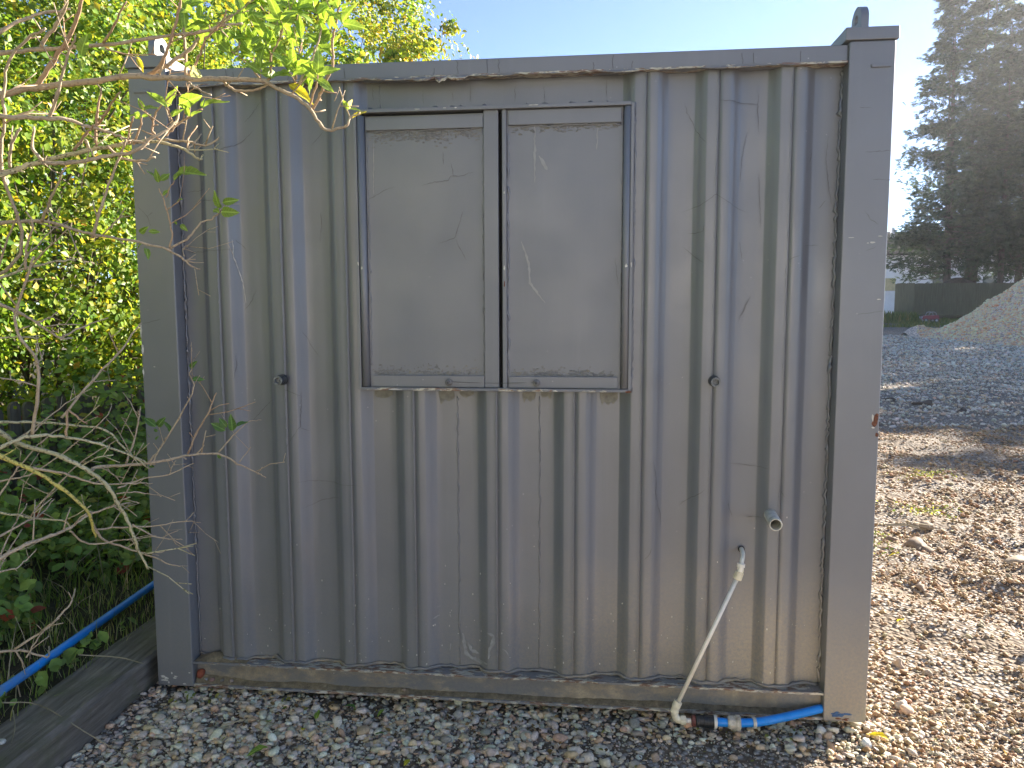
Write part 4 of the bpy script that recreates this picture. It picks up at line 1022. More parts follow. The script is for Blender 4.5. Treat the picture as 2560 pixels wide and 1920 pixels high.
# ------------------------------------------------------------------ the elder that reaches in front of the cabin
BRANCHES=[
('b',7.0,3.0,1,[[0.136,-0.8,2.204],[0.242,-0.783,2.217],[0.415,-0.767,2.227],[0.544,-0.75,2.245],[0.676,-0.733,2.261],[0.736,-0.717,2.282],[0.781,-0.7,2.291]]),
('b',10.0,2.5,1,[[0.087,-0.75,2.111],[0.189,-0.741,2.129],[0.36,-0.733,2.144],[0.44,-0.724,2.155],[0.519,-0.715,2.154],[0.612,-0.707,2.149],[0.721,-0.698,2.147],[0.819,-0.689,2.143],[0.844,-0.681,2.133],[0.898,-0.672,2.106],[0.947,-0.663,2.071],[0.977,-0.655,2.024],[1.003,-0.646,2.011],[1.044,-0.637,2.026],[1.054,-0.629,2.048],[1.079,-0.62,2.066]]),
('s',7.0,4.0,0,[[0.188,-0.74,2.129],[0.256,-0.765,2.183],[0.327,-0.79,2.238],[0.377,-0.815,2.284],[0.415,-0.84,2.333]]),
('s',5.0,3.0,0,[[0.494,-0.7,2.157],[0.556,-0.725,2.189],[0.602,-0.75,2.245],[0.639,-0.775,2.309],[0.659,-0.8,2.337]]),
('s',4.5,3.0,0,[[0.603,-0.69,2.159],[0.591,-0.66,2.248],[0.565,-0.63,2.333],[0.544,-0.6,2.391]]),
('s',4.0,2.0,0,[[0.609,-0.69,2.161],[0.657,-0.712,2.202],[0.69,-0.735,2.243],[0.737,-0.757,2.264],[0.777,-0.78,2.297]]),
('b',6.0,3.0,0,[[0.51,-0.7,2.166],[0.552,-0.683,2.199],[0.609,-0.667,2.241],[0.637,-0.65,2.287],[0.685,-0.633,2.322],[0.724,-0.617,2.354],[0.751,-0.6,2.363]]),
('s',3.0,2.0,0,[[0.802,-0.65,2.154],[0.772,-0.625,2.197],[0.764,-0.6,2.238]]),
('s',4.0,2.0,0,[[0.821,-0.65,2.142],[0.84,-0.663,2.17],[0.849,-0.675,2.211],[0.875,-0.688,2.242],[0.901,-0.7,2.294]]),
('s',3.5,2.5,0,[[0.935,-0.63,2.079],[0.962,-0.645,2.134],[0.973,-0.66,2.162]]),
('s',4.5,3.0,0,[[0.944,-0.63,2.074],[0.974,-0.642,2.112],[1.004,-0.653,2.163],[1.021,-0.665,2.195],[1.024,-0.677,2.24],[1.037,-0.688,2.28],[1.054,-0.7,2.323]]),
('s',3.0,2.0,0,[[0.905,-0.65,2.144],[0.897,-0.633,2.181],[0.899,-0.617,2.214],[0.909,-0.6,2.27]]),
('b',3.5,2.5,0,[[0.915,-0.65,2.141],[0.936,-0.637,2.188],[0.952,-0.625,2.228],[0.969,-0.613,2.295],[0.961,-0.6,2.355]]),
('b',4.0,2.5,0,[[0.707,-0.68,2.149],[0.723,-0.675,2.129],[0.755,-0.67,2.121],[0.807,-0.665,2.127],[0.835,-0.66,2.144]]),
('b',3.0,2.5,0,[[0.613,-0.7,2.144],[0.642,-0.71,2.122],[0.691,-0.72,2.098]]),
('b',7.0,3.0,1,[[0.164,-0.85,2.026],[0.286,-0.825,2.024],[0.331,-0.8,2.024],[0.361,-0.775,2.011],[0.403,-0.75,2.0],[0.441,-0.725,1.986],[0.49,-0.7,1.978]]),
('l',9.0,2.5,1,[[0.112,-0.8,1.885],[0.141,-0.772,1.901],[0.213,-0.744,1.932],[0.307,-0.717,1.958],[0.392,-0.689,1.978],[0.426,-0.661,1.992],[0.492,-0.633,1.994],[0.548,-0.606,1.977],[0.574,-0.578,1.955],[0.569,-0.55,1.975]]),
('b',4.0,2.5,0,[[0.473,-0.6,2.009],[0.533,-0.567,2.009],[0.573,-0.533,2.005],[0.6,-0.5,2.034]]),
('b',2.5,2.0,0,[[0.55,-0.6,1.978],[0.545,-0.55,2.008],[0.541,-0.5,2.046]]),
('s',2.5,2.0,0,[[0.55,-0.6,1.983],[0.543,-0.575,2.017],[0.558,-0.55,2.059]]),
('b',6.0,3.0,0,[[0.239,-0.8,1.91],[0.308,-0.779,1.915],[0.384,-0.757,1.933],[0.466,-0.736,1.949],[0.512,-0.714,1.991],[0.543,-0.693,2.015],[0.563,-0.671,2.052],[0.558,-0.65,2.095]]),
('b',4.0,3.0,0,[[0.381,-0.72,1.968],[0.415,-0.713,1.938],[0.466,-0.707,1.929],[0.508,-0.7,1.941]]),
('s',3.5,2.0,0,[[0.432,-0.7,1.98],[0.452,-0.725,2.015],[0.48,-0.75,2.04]]),
('s',3.5,2.0,0,[[0.445,-0.7,1.979],[0.482,-0.725,2.014],[0.502,-0.75,2.04]]),
('s',3.5,2.0,0,[[0.502,-0.66,1.995],[0.487,-0.67,2.017],[0.497,-0.68,2.052],[0.53,-0.69,2.086],[0.577,-0.7,2.118]]),
('s',3.5,2.0,0,[[0.513,-0.65,2.007],[0.539,-0.64,2.039],[0.576,-0.63,2.066],[0.613,-0.62,2.091]]),
('s',3.0,1.8,0,[[0.542,-0.65,2.039],[0.539,-0.665,2.059],[0.539,-0.68,2.083]]),
('b',6.0,2.0,1,[[0.036,-0.72,1.762],[0.141,-0.699,1.768],[0.214,-0.677,1.752],[0.282,-0.656,1.731],[0.394,-0.635,1.712],[0.486,-0.614,1.688],[0.52,-0.592,1.66],[0.529,-0.571,1.643],[0.547,-0.55,1.634]]),
('s',3.0,1.5,0,[[0.481,-0.6,1.692],[0.495,-0.607,1.738],[0.484,-0.613,1.807],[0.467,-0.62,1.869]]),
('s',1.5,1.2,0,[[0.476,-0.6,1.806],[0.52,-0.61,1.828],[0.529,-0.62,1.832]]),
('s',1.8,1.2,0,[[0.478,-0.6,1.843],[0.495,-0.61,1.865],[0.52,-0.62,1.888]]),
('b',3.5,1.5,0,[[0.483,-0.6,1.692],[0.533,-0.58,1.728],[0.561,-0.56,1.772],[0.594,-0.54,1.789],[0.607,-0.52,1.816]]),
('b',2.0,1.2,0,[[0.497,-0.55,1.673],[0.481,-0.525,1.697],[0.482,-0.5,1.712]]),
('b',2.2,1.5,0,[[0.505,-0.55,1.66],[0.508,-0.5,1.681]]),
('b',2.0,1.0,0,[[0.507,-0.55,1.655],[0.535,-0.5,1.657]]),
('b',4.5,2.5,0,[[0.306,-0.7,1.718],[0.34,-0.712,1.787],[0.39,-0.725,1.883],[0.432,-0.738,1.949],[0.454,-0.75,1.978]]),
('b',4.5,2.5,0,[[0.16,-0.71,1.766],[0.224,-0.755,1.821],[0.308,-0.8,1.899]]),
('s',4.5,2.5,0,[[0.359,-0.74,1.969],[0.386,-0.77,2.034],[0.423,-0.8,2.105]]),
('s',4.0,2.0,0,[[0.368,-0.74,2.023],[0.436,-0.795,2.049],[0.508,-0.85,2.08]]),
('b',5.0,2.5,0,[[0.282,-0.82,2.025],[0.33,-0.847,2.078],[0.384,-0.873,2.167],[0.428,-0.9,2.202]]),
('b',5.0,3.0,0,[[0.255,-0.8,2.218],[0.315,-0.817,2.265],[0.356,-0.833,2.3],[0.377,-0.85,2.326]]),
('b',5.0,3.0,1,[[0.118,-0.8,1.894],[0.133,-0.817,1.941],[0.163,-0.833,2.025],[0.178,-0.85,2.082],[0.217,-0.867,2.166],[0.281,-0.883,2.209],[0.345,-0.9,2.228]]),
('b',4.5,3.5,0,[[0.146,-0.8,1.903],[0.17,-0.825,1.952],[0.22,-0.85,1.994]]),
('b',5.0,3.0,0,[[0.24,-0.8,1.919],[0.205,-0.79,1.958],[0.206,-0.78,2.014]]),
('s',4.0,2.5,0,[[0.335,-0.8,1.944],[0.39,-0.825,1.981],[0.432,-0.85,1.996]]),
('b',3.5,2.5,0,[[0.306,-0.7,1.969],[0.317,-0.725,1.987],[0.357,-0.75,1.937]]),
('s',3.5,2.0,0,[[0.424,-0.78,2.229],[0.484,-0.82,2.261],[0.545,-0.86,2.298]]),
('s',2.5,1.5,0,[[0.426,-0.78,2.214],[0.453,-0.74,2.21],[0.528,-0.7,2.218]]),
('b',6.0,3.0,1,[[0.22,-0.9,2.221],[0.267,-0.867,2.266],[0.31,-0.833,2.293],[0.349,-0.8,2.31]]),
('l',5.0,2.5,1,[[0.049,-0.75,1.602],[0.109,-0.717,1.632],[0.201,-0.683,1.657],[0.214,-0.65,1.656]]),
('b',4.0,2.0,0,[[0.129,-0.75,1.625],[0.153,-0.767,1.695],[0.19,-0.783,1.749],[0.18,-0.8,1.784]]),
('b',4.0,2.0,1,[[0.053,-0.75,1.654],[0.11,-0.775,1.727],[0.16,-0.8,1.78]]),
('b',3.0,1.5,0,[[0.088,-0.7,1.608],[0.185,-0.75,1.672],[0.307,-0.8,1.736]]),
('l',6.4,2.4,1,[[0.098,-0.85,1.132],[0.157,-0.8,1.156],[0.228,-0.75,1.143],[0.291,-0.7,1.116],[0.369,-0.65,1.067],[0.379,-0.6,1.023]]),
('l',8.0,3.2,1,[[0.058,-0.8,1.164],[0.09,-0.778,1.131],[0.218,-0.756,1.085],[0.278,-0.733,1.041],[0.318,-0.711,0.992],[0.332,-0.689,0.936],[0.342,-0.667,0.883],[0.346,-0.644,0.819],[0.351,-0.622,0.759],[0.362,-0.6,0.703]]),
('b',5.6,1.44,0,[[0.24,-0.68,1.029],[0.245,-0.639,1.034],[0.345,-0.598,1.035],[0.421,-0.556,1.044],[0.471,-0.515,1.051],[0.54,-0.474,1.049],[0.586,-0.433,1.009],[0.635,-0.391,0.967],[0.643,-0.35,0.945]]),
('y',7.2,3.2,1,[[0.096,-0.85,1.103],[0.143,-0.81,1.065],[0.207,-0.77,1.003],[0.258,-0.73,0.924],[0.245,-0.69,0.871],[0.228,-0.65,0.817]]),
('b',4.0,1.6,0,[[0.15,-0.8,1.063],[0.21,-0.75,1.036],[0.268,-0.7,0.998],[0.364,-0.65,0.989],[0.388,-0.6,0.979]]),
('l',4.8,2.4,1,[[-0.024,-0.7,1.177],[0.042,-0.68,1.175],[0.163,-0.66,1.166],[0.274,-0.64,1.146],[0.328,-0.62,1.076],[0.374,-0.6,1.041]]),
('b',4.0,2.4,0,[[0.135,-0.65,1.182],[0.194,-0.583,1.289],[0.244,-0.517,1.375],[0.284,-0.45,1.469]]),
('b',2.0,1.2,0,[[0.208,-0.6,1.291],[0.216,-0.55,1.289],[0.223,-0.5,1.287]]),
('b',4.8,3.2,0,[[0.157,-0.8,1.161],[0.185,-0.807,1.254],[0.198,-0.814,1.364],[0.162,-0.821,1.43],[0.151,-0.829,1.472],[0.165,-0.836,1.519],[0.201,-0.843,1.587],[0.236,-0.85,1.655]]),
('b',2.0,1.2,0,[[0.225,-0.85,1.364],[0.206,-0.825,1.402],[0.191,-0.8,1.424]]),
('b',2.0,1.2,0,[[0.226,-0.85,1.364],[0.223,-0.825,1.383],[0.209,-0.8,1.401]]),
('b',5.6,2.4,1,[[0.086,-0.8,1.528],[0.115,-0.763,1.504],[0.141,-0.725,1.47],[0.179,-0.688,1.429],[0.189,-0.65,1.428]]),
('b',3.6,1.6,0,[[0.151,-0.65,1.428],[0.183,-0.6,1.457],[0.239,-0.55,1.487]]),
('b',2.4,1.2,0,[[0.194,-0.8,1.476],[0.212,-0.775,1.49],[0.217,-0.75,1.503]]),
('l',3.2,1.6,1,[[0.078,-0.8,1.434],[0.146,-0.8,1.436],[0.197,-0.8,1.434]]),
('s',4.0,3.2,0,[[0.225,-0.75,1.143],[0.233,-0.75,1.227]]),
('s',3.2,2.0,0,[[0.233,-0.75,1.227],[0.25,-0.725,1.195],[0.258,-0.7,1.176]]),
('b',3.2,1.2,0,[[0.318,-0.5,1.02],[0.36,-0.49,1.074],[0.417,-0.48,1.167],[0.467,-0.47,1.259],[0.449,-0.46,1.301],[0.454,-0.45,1.331]]),
('s',3.2,2.0,0,[[0.426,-0.45,1.043],[0.446,-0.433,1.105],[0.487,-0.417,1.181],[0.504,-0.4,1.238]]),
('b',2.8,0.8,0,[[0.504,-0.4,1.04],[0.54,-0.367,1.089],[0.579,-0.333,1.131],[0.612,-0.3,1.135]]),
('b',1.6,1.2,0,[[0.557,-0.36,0.996],[0.584,-0.33,1.046]]),
('b',1.44,0.96,0,[[0.627,-0.38,0.964],[0.632,-0.35,0.981]]),
('b',2.8,1.6,0,[[0.275,-0.6,0.959],[0.3,-0.55,0.97],[0.388,-0.5,0.985],[0.445,-0.45,1.012]]),
('b',2.0,1.6,0,[[0.376,-0.48,0.981],[0.377,-0.465,1.003],[0.381,-0.45,1.017]]),
('b',2.4,1.2,0,[[0.269,-0.6,0.943],[0.315,-0.55,0.935],[0.358,-0.5,0.91]]),
('b',3.2,2.0,0,[[0.269,-0.55,1.024],[0.29,-0.533,1.086],[0.301,-0.517,1.165],[0.301,-0.5,1.201]]),
('b',2.4,1.6,0,[[0.323,-0.5,1.009],[0.339,-0.475,1.054],[0.352,-0.45,1.089]]),
('b',2.4,1.6,0,[[0.077,-0.7,1.143],[0.084,-0.675,1.162],[0.088,-0.65,1.179]]),
('b',2.4,1.6,0,[[0.291,-0.7,1.116],[0.291,-0.675,1.122],[0.293,-0.65,1.13]]),
('b',3.2,1.2,1,[[0.005,-0.75,1.009],[0.085,-0.712,1.028],[0.17,-0.675,1.094],[0.269,-0.637,1.182],[0.268,-0.6,1.226]]),
('b',2.4,1.2,0,[[0.068,-0.75,1.136],[0.113,-0.7,1.179],[0.172,-0.65,1.239],[0.204,-0.6,1.27]]),
('b',2.8,1.2,0,[[0.054,-0.7,0.89],[0.129,-0.667,0.988],[0.204,-0.633,1.061],[0.284,-0.6,1.114]]),
('b',3.2,1.6,1,[[0.045,-0.8,0.987],[0.081,-0.767,1.054],[0.135,-0.733,1.129],[0.176,-0.7,1.165]]),
('b',6.4,2.4,1,[[0.16,-0.95,0.849],[0.196,-0.892,0.87],[0.22,-0.833,0.876],[0.237,-0.775,0.883],[0.253,-0.717,0.904],[0.298,-0.658,0.917],[0.313,-0.6,0.915]]),
('b',4.0,1.6,1,[[0.121,-0.9,0.891],[0.153,-0.833,0.917],[0.136,-0.767,0.912],[0.137,-0.7,0.946]]),
('b',4.8,1.2,0,[[0.218,-0.66,0.9],[0.205,-0.617,0.826],[0.211,-0.573,0.779],[0.248,-0.53,0.745],[0.303,-0.487,0.706],[0.349,-0.443,0.662],[0.376,-0.4,0.645]]),
('b',3.2,1.2,0,[[0.199,-0.6,0.826],[0.248,-0.55,0.821],[0.345,-0.5,0.815],[0.406,-0.45,0.816],[0.429,-0.4,0.797]]),
('b',1.6,1.2,0,[[0.389,-0.42,0.807],[0.408,-0.4,0.833]]),
('b',2.8,1.2,0,[[0.282,-0.55,0.83],[0.331,-0.517,0.787],[0.377,-0.483,0.764],[0.392,-0.45,0.755]]),
('b',1.6,1.2,0,[[0.348,-0.5,0.774],[0.379,-0.45,0.785]]),
('b',3.2,1.6,0,[[0.18,-0.7,0.85],[0.186,-0.66,0.807],[0.205,-0.62,0.785],[0.249,-0.58,0.785],[0.267,-0.54,0.778],[0.332,-0.5,0.779]]),
('b',3.6,2.0,0,[[0.099,-0.85,0.543],[0.164,-0.812,0.587],[0.184,-0.775,0.612],[0.2,-0.737,0.647],[0.186,-0.7,0.673]]),
('b',4.0,2.4,1,[[0.053,-0.85,0.535],[0.083,-0.8,0.516],[0.119,-0.75,0.475],[0.087,-0.7,0.484]]),
('b',2.4,1.6,0,[[0.094,-0.8,0.497],[0.106,-0.775,0.534],[0.126,-0.75,0.571]]),
('l',4.0,2.4,1,[[-0.002,-0.75,0.913],[0.088,-0.733,0.896],[0.179,-0.717,0.884],[0.181,-0.7,0.855]]),
('b',2.4,1.6,1,[[0.115,-0.9,0.801],[0.106,-0.85,0.84],[0.106,-0.8,0.882]]),
('b',2.4,1.6,1,[[0.123,-0.9,0.842],[0.12,-0.85,0.902],[0.129,-0.8,0.959]]),
('b',2.0,1.2,0,[[0.328,-0.6,0.793],[0.302,-0.567,0.756],[0.305,-0.533,0.729],[0.357,-0.5,0.726]]),
('b',2.8,1.44,1,[[0.157,-0.95,0.81],[0.178,-0.917,0.809],[0.181,-0.883,0.82],[0.188,-0.85,0.842]])]
LEAFLETS=[('g',0.42,[0.551,-0.705,2.074],[0.505,-0.721,2.117]),
('g',0.42,[0.531,-0.662,2.086],[0.563,-0.657,2.143]),
('g',0.42,[0.562,-0.704,2.049],[0.595,-0.708,2.07]),
('g',0.42,[0.575,-0.681,2.086],[0.659,-0.702,2.102]),
('g',0.42,[0.595,-0.666,2.057],[0.597,-0.689,2.093]),
('g',0.42,[0.612,-0.687,2.052],[0.642,-0.686,2.067]),
('g',0.42,[0.646,-0.684,2.074],[0.647,-0.679,2.104]),
('g',0.42,[0.639,-0.666,2.081],[0.702,-0.638,2.108]),
('g',0.42,[0.614,-0.693,2.073],[0.577,-0.684,2.097]),
('g',0.42,[0.461,-0.668,2.077],[0.455,-0.681,2.109]),
('g',0.42,[0.486,-0.71,2.068],[0.515,-0.682,2.089]),
('g',0.42,[0.467,-0.692,2.055],[0.436,-0.703,2.057]),
('g',0.42,[0.447,-0.656,2.064],[0.473,-0.651,2.069]),
('g',0.42,[0.425,-0.682,2.072],[0.395,-0.665,2.091]),
('g',0.42,[0.476,-0.708,2.044],[0.442,-0.696,2.073]),
('g',0.48,[0.449,-0.588,1.889],[0.455,-0.612,1.924]),
('g',0.48,[0.444,-0.57,1.897],[0.46,-0.544,1.921]),
('g',0.48,[0.45,-0.598,1.893],[0.412,-0.59,1.924]),
('g',0.48,[0.499,-0.592,1.893],[0.53,-0.578,1.926]),
('g',0.48,[0.491,-0.567,1.912],[0.593,-0.584,1.916]),
('g',0.48,[0.444,-0.56,1.854],[0.461,-0.551,1.875]),
('g',0.48,[0.494,-0.569,1.834],[0.502,-0.55,1.847]),
('g',0.48,[0.633,-0.584,1.798],[0.602,-0.569,1.813]),
('g',0.48,[0.626,-0.557,1.814],[0.612,-0.581,1.861]),
('g',0.48,[0.632,-0.559,1.831],[0.682,-0.565,1.837]),
('g',0.48,[0.637,-0.581,1.801],[0.692,-0.602,1.796]),
('g',0.48,[0.625,-0.568,1.807],[0.627,-0.581,1.828]),
('g',0.48,[0.482,-0.558,1.768],[0.487,-0.571,1.782]),
('g',0.48,[0.505,-0.576,1.766],[0.527,-0.582,1.748]),
('g',0.48,[0.373,-0.573,1.743],[0.409,-0.591,1.758]),
('g',0.48,[0.416,-0.599,1.745],[0.444,-0.584,1.744]),
('g',0.48,[0.377,-0.565,1.713],[0.352,-0.561,1.696]),
('g',0.48,[0.376,-0.555,1.699],[0.398,-0.572,1.667]),
('g',0.5,[0.318,-0.779,1.989],[0.326,-0.799,1.998]),
('g',0.5,[0.32,-0.772,1.981],[0.311,-0.765,2.006]),
('g',0.5,[0.297,-0.794,1.955],[0.273,-0.765,1.993]),
('g',0.5,[0.373,-0.783,1.951],[0.372,-0.765,1.972]),
('g',0.5,[0.449,-0.827,2.149],[0.469,-0.835,2.158]),
('g',0.5,[0.452,-0.825,2.149],[0.506,-0.843,2.129]),
('g',0.5,[0.385,-0.817,2.149],[0.367,-0.796,2.178]),
('g',0.5,[0.386,-0.822,2.182],[0.417,-0.835,2.233]),
('y',0.4,[0.877,-0.63,2.146],[0.942,-0.609,2.097]),
('y',0.4,[0.408,-0.602,2.248],[0.419,-0.59,2.206]),
('g',0.4,[1.056,-0.647,2.067],[1.038,-0.644,2.095]),
('p',0.4,[1.048,-0.618,2.077],[1.068,-0.645,2.095]),
('g',0.4,[1.049,-0.619,2.074],[1.08,-0.627,2.077]),
('y',0.4,[1.06,-0.625,2.049],[1.092,-0.614,2.078]),
('d',0.48,[0.319,-0.45,1.13],[0.279,-0.448,1.158]),
('d',0.48,[0.329,-0.457,1.132],[0.363,-0.475,1.162]),
('d',0.48,[0.371,-0.46,1.111],[0.378,-0.483,1.156]),
('d',0.48,[0.331,-0.461,1.116],[0.313,-0.459,1.124]),
('d',0.48,[0.296,-0.444,1.093],[0.283,-0.45,1.107]),
('d',0.48,[0.338,-0.489,1.093],[0.349,-0.487,1.106]),
('d',0.48,[0.214,-0.478,1.086],[0.245,-0.463,1.078]),
('d',0.48,[0.253,-0.467,1.071],[0.293,-0.474,1.073]),
('d',0.48,[0.549,-0.435,1.118],[0.504,-0.442,1.143]),
('d',0.48,[0.572,-0.469,1.134],[0.55,-0.478,1.165]),
('d',0.48,[0.585,-0.461,1.122],[0.596,-0.486,1.178]),
('d',0.48,[0.598,-0.457,1.136],[0.626,-0.432,1.153]),
('d',0.48,[0.53,-0.456,1.043],[0.534,-0.442,1.024]),
('d',0.48,[0.282,-0.433,1.0],[0.28,-0.413,0.978]),
('d',0.48,[0.446,-0.445,1.284],[0.48,-0.427,1.29]),
('d',0.48,[0.442,-0.441,1.322],[0.472,-0.456,1.346]),
('d',0.48,[0.184,-0.461,0.964],[0.201,-0.471,0.998]),
('d',0.48,[-0.112,-0.474,0.883],[-0.092,-0.47,0.86]),
('d',0.48,[0.209,-0.471,0.972],[0.226,-0.464,0.983]),
('p',0.5,[0.622,-0.695,2.177],[0.67,-0.719,2.148]),
('g',0.5,[0.612,-0.703,2.18],[0.631,-0.71,2.195])]
SPRAYS=[([0.764,-0.607,2.203],[0.79,-0.65,2.24]),
([0.823,-0.693,2.144],[0.83,-0.702,2.19]),
([0.84,-0.655,2.186],[0.816,-0.652,2.256]),
([0.846,-0.667,2.214],[0.829,-0.701,2.279]),
([0.827,-0.571,2.278],[0.867,-0.601,2.345]),
([0.921,-0.696,2.135],[0.907,-0.724,2.17]),
([0.915,-0.666,2.148],[0.921,-0.698,2.193]),
([0.911,-0.634,2.148],[0.941,-0.609,2.228]),
([0.984,-0.7,2.123],[0.996,-0.717,2.162]),
([0.953,-0.613,2.157],[0.918,-0.592,2.188]),
([0.983,-0.56,2.242],[0.974,-0.599,2.291]),
([1.017,-0.634,2.268],[0.966,-0.614,2.35]),
([1.044,-0.712,2.245],[1.081,-0.714,2.295]),
([1.038,-0.692,2.278],[1.052,-0.681,2.352]),
([0.897,-0.57,2.256],[0.896,-0.577,2.31]),
([0.912,-0.719,2.252],[0.9,-0.763,2.298]),
([0.882,-0.653,2.312],[0.882,-0.636,2.381]),
([0.789,-0.682,2.331],[0.723,-0.679,2.323]),
([0.696,-0.655,2.314],[0.651,-0.684,2.297]),
([0.62,-0.607,2.302],[0.628,-0.633,2.343]),
([0.667,-0.66,2.254],[0.736,-0.649,2.271]),
([0.975,-0.641,2.312],[0.948,-0.628,2.377]),
([0.834,-0.637,2.237],[0.871,-0.675,2.273]),
([0.757,-0.649,2.309],[0.77,-0.629,2.352]),
([0.954,-0.63,2.226],[0.965,-0.602,2.276]),
([0.609,-0.72,2.331],[0.64,-0.743,2.316]),
([0.81,-0.597,2.344],[0.814,-0.592,2.396]),
([0.907,-0.63,2.319],[0.913,-0.627,2.37]),
([0.68,-0.58,2.356],[0.72,-0.575,2.393]),
([0.739,-0.632,2.298],[0.782,-0.637,2.322]),
([0.768,-0.613,2.233],[0.75,-0.637,2.263]),
([0.907,-0.613,2.205],[0.941,-0.614,2.181]),
([0.794,-0.594,2.364],[0.771,-0.606,2.398])]

elder = empty('elder_shrub', (-.95, -1.0, .12))
tag(elder, 'sparse pale-barked elder shrub with green leaflets reaching across the cabin end', 'shrub')
def branch_mesh(pts, r0, r1, kind, name='branch', parent=None, lead=True):
    P = [Vector(p) for p in pts]
    if lead:
        # carry the branch on, out of view, back to the stems
        d = (P[0] - P[1]).normalized()
        q1 = P[0] + d * .30
        q2 = Vector((-.62 + random.uniform(-.08, .08), q1.y - .08, q1.z - .12 - random.uniform(0, .2)))
        P = [q2, q1] + P
    sub = 5
    path = smooth_path(P, sub)
    m = len(path)
    path = [p + Vector((random.gauss(0, .0012), random.gauss(0, .0012), random.gauss(0, .0012))) for p in path]
    rad = []
    for i in range(m):
        t = i / (m - 1)
        r_ = (r0 * (1 - t) + r1 * t) * .001 * 1.0
        if i % sub == 0 and 0 < i < m - 1: r_ *= random.uniform(1.05, 1.3)
        rad.append(r_)
    mb = MB(); mb.tube(path, rad, 8)
    # short stubs and spurs
    for i in range(3, m - 1):
        if random.random() < .15:
            a = path[i]; t = (path[min(i + 1, m - 1)] - path[i - 1]).normalized()
            d = Vector((random.gauss(0, 1), random.gauss(0, .7), random.gauss(.3, 1))); d -= t * d.dot(t); d.normalize()
            d = (d + t * random.uniform(.2, 1.0)).normalized()
            ln = random.choice((random.uniform(.012, .05), random.uniform(.05, .16)))
            rs = min(rad[i] * .6, .0022)
            e_ = a + d * ln
            if e_.y > -.05: e_.y = -.05
            k_ = a + (e_ - a) * .5 + Vector((0, 0, random.uniform(-.1, .1) * ln))
            mb.tube([a, k_, e_], [rs, rs * .9, rs * .8], 6)
            if ln > .07:
                for q in range(random.choice((1, 2))):
                    f_ = e_ + Vector((random.gauss(.5, .5), random.gauss(0, .3), random.gauss(.1, .8))).normalized() * random.uniform(.02, .05)
                    mb.tube([k_.lerp(e_, random.uniform(.3, 1)), f_], [rs * .75, rs * .6], 5)
    return mb.build(name, M['bark_' + kind], parent, smooth=True)
for k, r0, r1, lead, pts in BRANCHES:
    branch_mesh(pts, r0, r1, k, 'branch', elder, lead)
for i in range(6):
    x = -.72 + random.uniform(-.25, .08); y = -.95 + random.uniform(-.25, .25)
    pts = [(-.95 + random.uniform(-.1, .1), -1.0 + random.uniform(-.1, .1), .05), (x - .1, y, .6), (x, y, 1.3), (x + .06, y, 1.9), (x - .02, y, 2.7)]
    MB().tube(smooth_path(pts, 5), [.024 * (1 - .6 * q / 20) for q in range(21)], 10, jit=.06).build('stem', M['bark_l'], elder, smooth=True)

def leaf_template(name, mat, width, fold, curl, twist):
    """pointed, finely toothed leaflet one unit long along +Y"""
    rows = 13; V = []; F = []
    for i in range(rows):
        t = i / (rows - 1)
        w = width * .5 * (math.sin(math.pi * min(1, t * 1.02) ** .80) ** .85) * (1.0 if t < .98 else .0)
        w = max(w, .004) * (1 + .05 * (-1) ** i)
        cz = -curl * (t ** 2) * .5 + .05 * math.sin(t * 5)
        tw = twist * (t - .5)
        for s in (-1, -.5, 0, .5, 1):
            xx = s * w; zz = abs(s) * w * fold + .02 * math.sin(t * 17 + s * 2) * abs(s)
            V.append((xx * math.cos(tw) - zz * math.sin(tw), t, cz + xx * math.sin(tw) + zz * math.cos(tw)))
    for i in range(rows - 1):
        for j in range(4):
            F.append((i * 5 + j, i * 5 + j + 1, (i + 1) * 5 + j + 1, (i + 1) * 5 + j))
    me = bpy.data.meshes.new(name); me.from_pydata(V, [], F)
    me.polygons.foreach_set('use_smooth', [True] * len(me.polygons)); me.materials.append(mat)
    return me
LT = {}
for key in 'gydp':
    LT[key] = [leaf_template('leaflet', M['leaf_' + key], w, f, c, t) for w, f, c, t in ((.40, .35, .25, .2), (.46, .15, .45, -.4), (.36, .6, .1, .5), (.44, .3, -.2, .1))]

def place_leaf(b, t, key, parent, wr=.42):
    b = Vector(b); t = Vector(t); d = t - b; ln = d.length; d.normalize()
    up = Vector((random.gauss(.1, .4), random.gauss(-.8, .35), random.gauss(.55, .4)))
    z = (up - d * up.dot(d)).normalized(); x = d.cross(z)
    o = bpy.data.objects.new('leaflet', random.choice(LT[key])); COL.objects.link(o)
    ws = wr / .42
    o.matrix_basis = Matrix(((x.x * ln * ws, d.x * ln, z.x * ln, b.x), (x.y * ln * ws, d.y * ln, z.y * ln, b.y), (x.z * ln * ws, d.z * ln, z.z * ln, b.z), (0, 0, 0, 1)))
    adopt(o, parent)
    return o
for c, w, b, t in LEAFLETS: place_leaf(b, t, c, elder, w)
for b, t in SPRAYS:
    b = Vector(b); t = Vector(t); d = t - b; ln = d.length; dn = d.normalized()
    side = dn.cross(Vector((random.gauss(0, .4), -1, random.gauss(0, .4)))).normalized()
    nrm = dn.cross(side)
    tipb = b + d * .62
    stalk = MB().tube([b, b + d * .35 + nrm * .004, tipb], [.0016, .0012, .0009], 5).build('leaf_stalk', M['bark_s'], elder, smooth=True)
    L = max(.066, min(.10, ln * .66))
    key = random.choices('gy', (24, 1))[0]
    place_leaf(tipb, tipb + dn * L, key, stalk)
    for f in (.30, .58):
        for s in (-1, 1):
            p = b + d * f
            q = p + (side * s * .85 + dn * random.uniform(.25, .6) + Vector((random.gauss(0, .25), random.gauss(0, .25), random.gauss(-.1, .25)))).normalized() * L * random.uniform(.75, 1.0)
            place_leaf(p, q, key, stalk)

